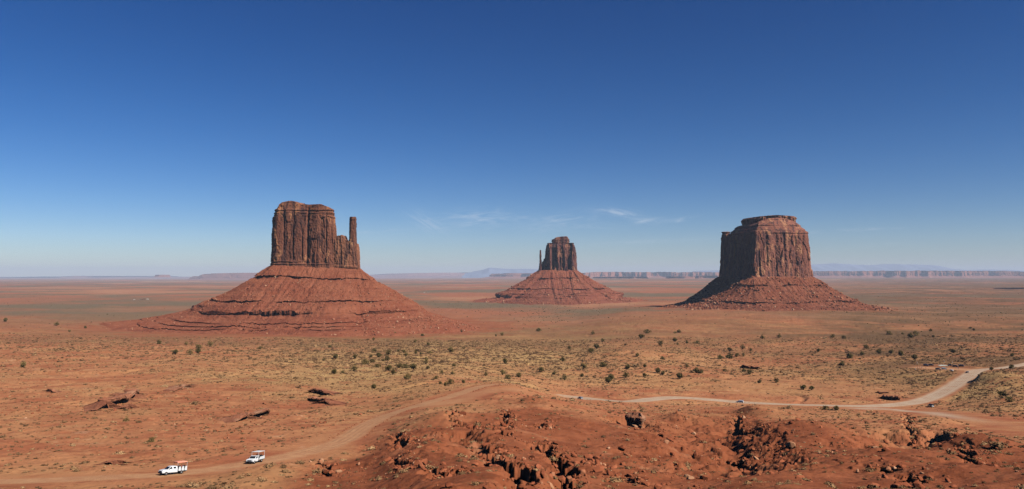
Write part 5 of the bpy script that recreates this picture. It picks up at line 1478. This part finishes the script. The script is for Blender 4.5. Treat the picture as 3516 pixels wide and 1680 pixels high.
def truck(kind, label):
    t = empty('tour_truck'); tag(t, label, 'tour truck', 'open sided tour trucks on the dirt road')
    xb = -0.75 if kind == 'long' else 0.15           # back of the cab
    MB().prism([(2.92, 0.52, 0.93), (3.0, 0.78, 0.97), (2.94, 1.08, 0.96), (2.72, 1.20, 0.93), (1.62, 1.30, 0.97), (xb, 1.30, 0.98), (xb, 0.50, 0.97)], 0.05).done('body', M_WHITE, t)
    cab = MB().prism([(1.66, 1.27, 0.95), (0.92, 1.86, 0.80), (0.65, 1.93, 0.78), (xb + 0.18, 1.92, 0.78), (xb + 0.03, 1.78, 0.82), (xb, 1.27, 0.95)], 0.05).done('cab_roof', M_WHITE, t)
    MB().quad([(1.60, -0.82, 1.35), (1.60, 0.82, 1.35), (1.00, 0.70, 1.83), (1.00, -0.70, 1.83)]).done('windshield', M_GLASS, t)
    for s in (1, -1):
        a, b = (1.38, 0.55) if kind == 'long' else (1.38, 0.42)
        q = [(a, s * 0.945, 1.36), (b, s * 0.945, 1.36), (b + 0.02, s * 0.815, 1.80), (a - 0.48, s * 0.815, 1.80)]
        MB().quad(q if s < 0 else q[::-1]).done('side_window', M_GLASS, t)
        if kind == 'long':
            q = [(0.25, s * 0.945, 1.38), (-0.38, s * 0.945, 1.38), (-0.36, s * 0.825, 1.78), (0.25, s * 0.825, 1.78)]
            MB().quad(q if s < 0 else q[::-1]).done('side_window', M_GLASS, t)
        d = MB().box(xb + 0.85 if kind == 'long' else 0.3, 1.45, s * 0.975 - 0.012, s * 0.975 + 0.012, 0.58, 1.26, 0.01).done('door', M_WHITE, t)
        MB().box(0.55, 0.70, s * 1.0 - 0.015, s * 1.0 + 0.015, 1.08, 1.12).done('door_handle', M_BLKPL, d)
        MB().box(1.30, 1.42, s * 1.10 - 0.10, s * 1.10 + 0.10, 1.32, 1.52, 0.03).done('side_mirror', M_BLKPL, t)
    MB().box(2.96, 3.04, -0.55, 0.55, 0.80, 1.02, 0.02).done('grille', M_BLKPL, t)
    MB().box(2.90, 3.12, -0.95, 0.95, 0.42, 0.66, 0.05).done('bumper', M_BLKPL, t)
    lights(t, 3.0, -3.02, 0.80, 0.94, 0.80)
    MB().box(-3.02, xb - 0.02, -0.98, 0.98, 0.62, 0.80, 0.02).box(-3.0, 2.6, -0.45, 0.45, 0.38, 0.55).done('chassis', M_BLKPL, t)
    wheels(t, (1.98, -1.72), 0.86, 0.40)
    if kind == 'long':
        for k, x in enumerate((-1.15, -1.92, -2.68)):
            MB().box(x - 0.30, x + 0.24, -0.86, 0.86, 0.82, 1.22, 0.03).box(x - 0.36, x - 0.26, -0.86, 0.86, 1.20, 1.72, 0.03).done('bench_seat', M_SEAT, t)
            for s in (1, -1):
                MB().prism([(x - 0.34, 0.74, 1.0), (x + 0.22, 0.74, 1.0), (x + 0.26, 1.15, 1.0), (x + 0.10, 1.62, 1.0), (x - 0.36, 1.72, 1.0)]) if False else None
                MB().quad([(x - 0.36, s * 0.99, 0.76), (x + 0.24, s * 0.99, 0.76), (x + 0.10, s * 0.99, 1.68), (x - 0.36, s * 0.99, 1.74)], 0.02).done('side_panel', M_SEAT, t)
        c = MB()
        c.prism([(-0.62, 2.62, 1.02), (-0.58, 2.78, 0.98), (-0.75, 2.90, 0.80), (-2.95, 2.90, 0.80), (-3.12, 2.78, 0.98), (-3.10, 2.62, 1.02)], 0.05)
        c.done('canopy', M_SALMON, t)
        pm, hh, xs = M_STEEL, 2.64, (-0.72, -3.0)
    else:
        for s in (1, -1):
            MB().quad([(xb - 0.12, s * 1.02, 0.82), (-3.02, s * 1.02, 0.82), (-3.02, s * 1.06, 1.58), (xb - 0.85, s * 1.06, 1.52)], 0.025).done('side_panel', M_SEAT, t)
        MB().box(-3.05, -3.0, -1.0, 1.0, 0.82, 1.55).done('tailgate', M_SEAT, t)
        for x in (-0.75, -1.55, -2.4):
            MB().box(x - 0.26, x + 0.24, -0.84, 0.84, 0.82, 1.20, 0.03).box(x - 0.34, x - 0.26, -0.84, 0.84, 1.2, 1.66, 0.03).done('bench_seat', M_BLKPL, t)
        MB().box(-3.08, 0.12, -1.06, 1.06, 2.74, 2.84, 0.03).done('canopy', M_CANVAS, t)
        pm, hh, xs = M_SEAT, 2.75, (0.05, -3.0)
    for x in xs:
        for s in (1, -1): MB().bar((x, s * 0.98, 0.8), (x, s * 0.98, hh), 0.035).done('canopy_post', pm, t)
    return t

def car(label, mat, kind='suv', group='cars along the valley road', name='parked_car', L=4.7, rear=None):
    t = empty(name); tag(t, label, 'car', group)
    h = L / 2; hood = 0.42 if kind != 'sedan' else 0.40
    zb, zr = (1.02, 1.78) if kind == 'suv' else ((1.05, 1.95) if kind == 'jeep' else (0.92, 1.44))
    xw = h - L * 0.23
    MB().prism([(h - 0.06, 0.38, 0.84), (h, 0.62, 0.90), (h - 0.08, zb - 0.16, 0.90), (xw, zb, 0.92), (-h + 0.06, zb + 0.02, 0.92), (-h, 0.7, 0.92), (-h + 0.05, 0.38, 0.86)], 0.06).done('body', mat, t)
    xr = -h + (0.12 if kind != 'sedan' else L * 0.20)
    xt = xw - (0.62 if kind != 'jeep' else 0.3)
    MB().prism([(xw + 0.04, zb - 0.03, 0.89), (xt, zr - 0.05, 0.72), (xt - 0.25, zr, 0.70), (xr + 0.35, zr, 0.70), (xr + 0.12, zr - 0.06, 0.74), (xr - (0 if kind != 'sedan' else 0.35), zb - 0.03, 0.89)], 0.05).done('roof', mat, t)
    MB().quad([(xw - 0.02, -0.78, zb + 0.05), (xw - 0.02, 0.78, zb + 0.05), (xt + 0.07, 0.64, zr - 0.10), (xt + 0.07, -0.64, zr - 0.10)]).done('windshield', M_GLASS, t)
    xs = np.linspace(xw - 0.28, xr + 0.22, 4)
    for s in (1, -1):
        for i in range(3):
            a, b = xs[i] - 0.05, xs[i + 1] + 0.05
            q = [(a, s * 0.885, zb + 0.09), (b, s * 0.885, zb + 0.09), (b, s * 0.775, zr - 0.22), (a - (0.30 if i == 0 and kind != 'jeep' else 0), s * 0.775, zr - 0.22)]
            MB().quad(q if s < 0 else q[::-1]).done('side_window', M_GLASS, t)
    q = [(xr + 0.0, 0.68, zb + 0.06), (xr + 0.0, -0.68, zb + 0.06), (xr + 0.10, -0.58, zr - 0.14), (xr + 0.10, 0.58, zr - 0.14)]
    MB().quad(q).done('rear_window', M_GLASS, t)
    if rear is not None: MB().box(-h - 0.05, -h + 0.02, -0.86, 0.86, 0.55, zb + 0.02, 0.02).done('tailgate', rear, t)
    MB().box(h - 0.12, h + 0.05, -0.86, 0.86, 0.36, 0.56, 0.04).done('bumper', M_BLKPL if kind != 'sedan' else mat, t)
    lights(t, h - 0.03, -h, 0.76, zb - 0.26, zb - 0.20)
    wheels(t, (h - L * 0.19, -h + L * 0.20), 0.80, 0.36)
    return t

# ---- people
def body_mat(name, rgb): return plain(name, rgb, 0.85, 0.1)
M_SKIN = body_mat('skin', (150, 104, 80)); M_HAIR = body_mat('dark_hair', (34, 28, 26)); M_JEANS = body_mat('blue_grey_trousers', (60, 66, 84))
CLOTH = {'dark': body_mat('dark_shirt', (38, 38, 46)), 'orange': body_mat('orange_shirt', (190, 104, 72)), 'white': body_mat('white_shirt', (214, 212, 208)), 'blue': body_mat('blue_shirt', (70, 90, 130)), 'red': body_mat('red_shirt', (150, 52, 46))}

def person_mesh(pose, shirt, hat=None):
    V, R, Eg, T = [], [], [], []                                     # joints, radii, bones, material per joint
    def j(p, r, par, mat):
        V.append(p); R.append(r); T.append(mat)
        if par is not None: Eg.append((par, len(V) - 1))
        return len(V) - 1
    pel = j((0, 0, 0.95), 0.14, None, 1)
    wst = j((0, 0, 1.10), 0.125, pel, 1); ch = j((0.01, 0, 1.32), 0.15, wst, 1); nk = j((0, 0, 1.48), 0.06, ch, 0)
    hd = j((0.02, 0, 1.58), 0.085, nk, 0); j((0.01, 0, 1.70), 0.075, hd, 0); j((0.115, 0, 1.585), 0.016, hd, 0)
    for s in (1, -1):
        sh = j((0, s * 0.19, 1.42), 0.06, ch, 1)
        if pose == 'stand': el, wr = (-0.03, s * 0.25, 1.14), (0.06, s * 0.26, 0.90)
        else: el, wr = (0.04, s * 0.26, 1.17), (0.28, s * 0.20, 1.08)
        e = j(el, 0.045, sh, 1); w = j(wr, 0.032, e, 0)
        d = Vector(wr) - Vector(el); d.normalize()
        hnd = Vector(wr) + d * 0.07; h_ = j(tuple(hnd), 0.034, w, 0)
        for k, ln in enumerate((0.075, 0.085, 0.08, 0.065)):
            a = hnd + Vector((0.012 * (k - 1.5), 0.010 * (k - 1.5), 0)) + d * ln; j(tuple(a), 0.009, h_, 0)
        th = Vector(wr) + d * 0.04 + Vector((0.05, -s * 0.01, 0)); j(tuple(th), 0.010, w, 0)
        hp = j((0, s * 0.10, 0.90), 0.095, pel, 2)
        if pose == 'stand': kn, an, to = (0.03, s * 0.11, 0.50), (-0.02, s * 0.12, 0.09), (0.15, s * 0.14, 0.03)
        else: kn, an, to = (0.43, s * 0.12, 0.93), (0.42, s * 0.12, 0.50), (0.56, s * 0.13, 0.45)
        k_ = j(kn, 0.062, hp, 2); a_ = j(an, 0.042, k_, 2); j(to, 0.032, a_, 3)
    me = bpy.data.meshes.new('body'); me.from_pydata([Vector(v) for v in V], Eg, []); me.update()
    o = bpy.data.objects.new('body', me); COL.objects.link(o)
    sk = o.modifiers.new('skin', 'SKIN'); sb = o.modifiers.new('sub', 'SUBSURF'); sb.levels = 1; sb.render_levels = 1
    if not me.skin_vertices: me.attributes.new('skin', 'FLOAT', 'POINT')
    sv = me.skin_vertices[0].data
    for i, r in enumerate(R): sv[i].radius = (r, r)
    sv[0].use_root = True
    dg = bpy.context.evaluated_depsgraph_get(); dg.update()
    nm = bpy.data.meshes.new_from_object(o.evaluated_get(dg))
    bpy.data.objects.remove(o)
    nm.name = 'body'; nm.materials.clear()
    for m in (M_SKIN, shirt, M_JEANS, M_BLKPL): nm.materials.append(m)
    J = np.array(V); JT = np.array(T)
    for p in nm.polygons:
        p.use_smooth = True
        d = ((J - np.array(p.center)) ** 2).sum(1) / np.array(R) ** 0.8
        p.material_index = int(JT[int(np.argmin(d))])
    return nm
def hair_mesh():
    bm = bmesh.new(); bmesh.ops.create_icosphere(bm, subdivisions=2, radius=0.108)
    bmesh.ops.delete(bm, geom=[v for v in bm.verts if v.co.z < -0.02 and v.co.x > -0.03], context='VERTS')
    for v in bm.verts: v.co = Vector((v.co.x * 1.02 - 0.005, v.co.y * 0.95, v.co.z * 1.05 + 1.655))
    me = bpy.data.meshes.new('hair'); bm.to_mesh(me); bm.free(); me.materials.append(M_HAIR); return me
HAIR = hair_mesh()
PM = {}
def person(label, pose, shirt, group):
    if (pose, shirt) not in PM: PM[(pose, shirt)] = person_mesh(pose, CLOTH[shirt])
    o = link('person', PM[(pose, shirt)])
    tag(o, label, 'person', group)
    link('hair', HAIR, o)
    return o

def ride(truck_, x, y, shirt, label, rz=0.0):
    o = person(label, 'sit', shirt, 'passengers riding in the open trucks')
    m = truck_.rotation_euler.to_matrix().to_4x4(); m.translation = Vector(truck_.location)
    k = m @ Matrix.Translation((x, y, 1.22 - 0.80)) @ Matrix.Rotation(rz, 4, 'Z')
    o.matrix_world = k; o.location = k.to_translation(); o.rotation_euler = k.to_euler()

t1 = truck('long', 'white extended cab tour truck under a salmon pink canopy, in front at lower left')
seat_on(592, 1629, ROAD_W, True, t1)
ride(t1, -1.15, 0.50, 'dark', 'passenger in dark clothes on the front bench under the salmon canopy')
ride(t1, -1.92, 0.45, 'orange', 'passenger in an orange top on the middle bench under the salmon canopy')
ride(t1, -2.68, 0.50, 'dark', 'passenger in dark clothes on the rearmost bench under the salmon canopy')
t2 = truck('short', 'white pickup tour truck with a boxy white canopy frame, following the salmon canopied truck')
seat_on(876, 1590, ROAD_W, True, t2)
for z in (t2,): z.rotation_euler.z += 0.16
ride(t2, -0.75, 0.45, 'white', 'passenger in a white top at the front of the white canopied truck')
ride(t2, -1.55, 0.45, 'dark', 'passenger in dark clothes on the middle bench of the white canopied truck')
ride(t2, -1.55, -0.40, 'red', 'passenger in dark red on the far side of the white canopied truck')
ride(t2, -2.40, 0.40, 'dark', 'passenger in dark clothes at the back of the white canopied truck')

c = car('silver grey utility vehicle descending the track just right of the road bend', M_SILVER, 'suv', name='utility_vehicle'); seat_on(1990, 1371, ROAD_E, True, c, hit(1992, 1371))
c = car('white utility vehicle driving along the pale grey road at centre right', M_WHITE, 'suv', name='utility_vehicle', L=5.2); seat_on(2541, 1383, ROAD_E, True, c)
c = car('dark open country vehicle with a white tailgate turning at the road junction', M_BLACK, 'jeep', name='utility_vehicle', L=4.4, rear=M_WHITE); seat_on(3195, 1397, APRON, False, c); c.rotation_euler.z += math.pi - 0.15
c = car('black sedan coming down the road beside the parking lot entrance', M_BLACK, 'sedan', name='sedan_car', L=4.8); seat_on(3321, 1281, ROAD_F, True, c); c.rotation_euler.z += 0.1
for (u, v, mt, kd, rz, L, lab) in (
    (3180, 1257, M_NAVY, 'jeep', 0.1, 5.4, 'dark blue high vehicle parked at the left back of the lot'), (3197, 1256, M_BLACK, 'suv', 0.3, 5.2, 'black vehicle parked at the back, left of the pale stall roof'),
    (3222, 1271, M_GREY, 'suv', 0.05, 5.4, 'grey vehicle parked in front of the pale stall roof'), (3242, 1269, M_SILVER, 'suv', 0.5, 5.0, 'silver vehicle at the front right of the pale stall roof'),
    (3267, 1274, M_WHITE, 'sedan', 0.2, 3.9, 'small white car parked alone at the front of the lot'), (3281, 1260, M_BLACK, 'jeep', -0.2, 5.2, 'black high vehicle parked right of the pale stall roof'),
    (3302, 1259, M_NAVY, 'suv', 0.2, 5.2, 'dark blue vehicle parked at the right end of the lot'), (3262, 1257, M_BLACK, 'sedan', 0.0, 5.0, 'black low car parked behind the white car in the lot')):
    c = car(lab, mt, kd, 'vehicles parked in the lot at right', L=L); seat_on(u, v, LOT, True, c); c.rotation_euler.z += rz

def gp(u, v):
    x, y = hit(u, v, ground, 60); return x, y, float(ground(np.array([x]), np.array([y]))[0])
def stall():
    x, y, z = gp(3238, 1264)
    t = empty('market_stall', (x, y, z), 0.15); tag(t, 'open market stall with a pale flat roof in the parking lot', 'stall')
    MB().prism([(-4.4, 2.5, 1.9), (-4.4, 2.62, 1.9), (0, 2.95, 1.9), (4.4, 2.62, 1.9), (4.4, 2.5, 1.9)]).done('roof', plain('pale_green_roof', (190, 200, 186), 0.6, 0.2), t)
    for a in (-4.1, 0, 4.1):
        for b in (-1.7, 1.7): MB().bar((a, b, -0.3), (a, b, 2.55), 0.07).done('post', M_STEEL, t)
    MB().box(-3.9, 3.9, -1.2, -0.5, 0.72, 0.80, 0.01).box(-3.8, -3.7, -1.1, -0.6, 0, 0.72).box(3.7, 3.8, -1.1, -0.6, 0, 0.72).done('counter', plain('board_wood', (150, 120, 92), 0.7, 0.2), t)
stall()
for (u, v, sh, rz, lab) in ((3151, 1265, 'white', 0.5, 'person in white, leftmost of the people standing in the lot'), (3157, 1264, 'dark', -0.4, 'person in dark clothes beside the leftmost person in white'), (3163, 1266, 'blue', 2.0, 'person in blue standing at the left side of the lot'),
                            (3166, 1264, 'white', 1.0, 'person in white, rightmost of the small group at the left of the lot'), (3179, 1266, 'orange', 0.2, 'person in orange alone between the group and the grey vehicle'),
                            (3245, 1274, 'white', 1.4, 'person in white beside the silver vehicle'), (3287, 1266, 'blue', -1.2, 'person in blue in front of the black high vehicle'), (3291, 1268, 'dark', 0.9, 'person in dark clothes in front of the black high vehicle')):
    x, y, z = gp(u, v); o = person(lab, 'stand', sh, 'visitors standing in the parking lot'); o.location = (x, y, z); o.rotation_euler = (0, 0, rz)
for (u, v, lab) in ((3149, 1250, 'slim white marker post at the back left of the parking lot'), (3144, 1272, 'slim white marker post at the front left of the parking lot'), (3242, 1247, 'slim white marker post behind the pale stall roof'), (3270, 1249, 'slim white marker post at the back right of the parking lot')):
    x, y, z = gp(u, v); o = MB().bar((0, 0, -0.3), (0, 0, 1.9), 0.11, 8).box(-0.16, 0.16, -0.04, 0.04, 1.5, 2.1, 0.01).done('marker_post', M_SEAT); o.location = (x, y, z); tag(o, lab, 'post', 'white marker posts around the parking lot')

def house(u, v, w, d, h, rz, wall, roofm, label):
    x, y = hit(u, v); z = float(ground(np.array([x]), np.array([y]))[0])
    t = empty('house', (x, y, z), rz); tag(t, label, 'house', 'tiny houses far out on the plain')
    MB().prism([(-w / 2, -0.5, d / 2), (w / 2, -0.5, d / 2), (w / 2, h, d / 2), (-w / 2, h, d / 2)]).done('wall', wall, t)
    b = MB(); e = 0.5
    for s in (1, -1): b.quad([(-w / 2 - e, s * (d / 2 + e), h - 0.15), (w / 2 + e, s * (d / 2 + e), h - 0.15), (w / 2 + e, 0, h + d * 0.28), (-w / 2 - e, 0, h + d * 0.28)] if s < 0 else [(w / 2 + e, d / 2 + e, h - 0.15), (-w / 2 - e, d / 2 + e, h - 0.15), (-w / 2 - e, 0, h + d * 0.28), (w / 2 + e, 0, h + d * 0.28)], 0.1)
    b.done('roof', roofm, t)
    MB().box(-0.6, 0.6, -d / 2 - 0.06, -d / 2 + 0.02, 0, 2.2).done('door', M_BLKPL, t)
    for a in (-w * 0.3, w * 0.3): MB().box(a - 0.7, a + 0.7, -d / 2 - 0.05, -d / 2 + 0.02, 1.0, 2.1).done('window', M_GLASS, t)
HW = plain('pale_house_wall', (176, 160, 144), 0.8, 0.1); HB = plain('brown_house_wall', (120, 88, 70), 0.8, 0.1); HR = plain('light_roof_metal', (170, 162, 152), 0.5, 0.3); HD = plain('dark_roof', (92, 74, 66), 0.8, 0.1)
for (u, v, w, wall, roofm, lab) in ((461, 1031, 10, HW, HR, 'lone white house left of the tiny cluster on the left plain'), (482, 1029, 9, HW, HD, 'white house at the left end of the tiny cluster on the left plain'), (489, 1029.5, 12, HB, HD, 'brown house second from left in the tiny cluster on the left plain'),
                                    (496, 1028.5, 11, HB, HD, 'brown house third from left in the tiny cluster on the left plain'), (507, 1029, 12, HW, HR, 'white house at the right end of the tiny cluster on the left plain'),
                                    (1457, 1006, 13, HW, HR, 'pale house at the left of the far pair between the buttes'), (1470, 1005, 14, HW, HD, 'pale house at the right of the far pair between the buttes')):
    house(u, v, w * 0.75, 6, 2.8, 0.3, wall, roofm, lab)
# ------------------------------------------------------------------ the air
def haze():
    bm = bmesh.new(); bmesh.ops.create_cube(bm, size=1.0)
    me = bpy.data.meshes.new('haze'); bm.to_mesh(me); bm.free()
    o = link('haze', me)
    x, y0, y1, z0, z1 = 150000.0, -3000.0, 78000.0, -150.0, 830.0
    o.scale = (2 * x, y1 - y0, z1 - z0); o.location = (0, (y0 + y1) / 2, (z0 + z1) / 2)
    m = bpy.data.materials.new('haze'); m.use_nodes = True
    n, l = m.node_tree.nodes, m.node_tree.links
    n.clear()
    out = n.new('ShaderNodeOutputMaterial'); v = n.new('ShaderNodeVolumePrincipled')
    v.inputs['Color'].default_value = (0.72, 0.82, 1.0, 1)
    v.inputs['Density'].default_value = HAZE
    v.inputs['Anisotropy'].default_value = 0.0
    l.new(v.outputs[0], out.inputs['Volume'])
    me.materials.append(m)
    tag(o, kind='stuff')
HAZE = 2.1e-5
haze()
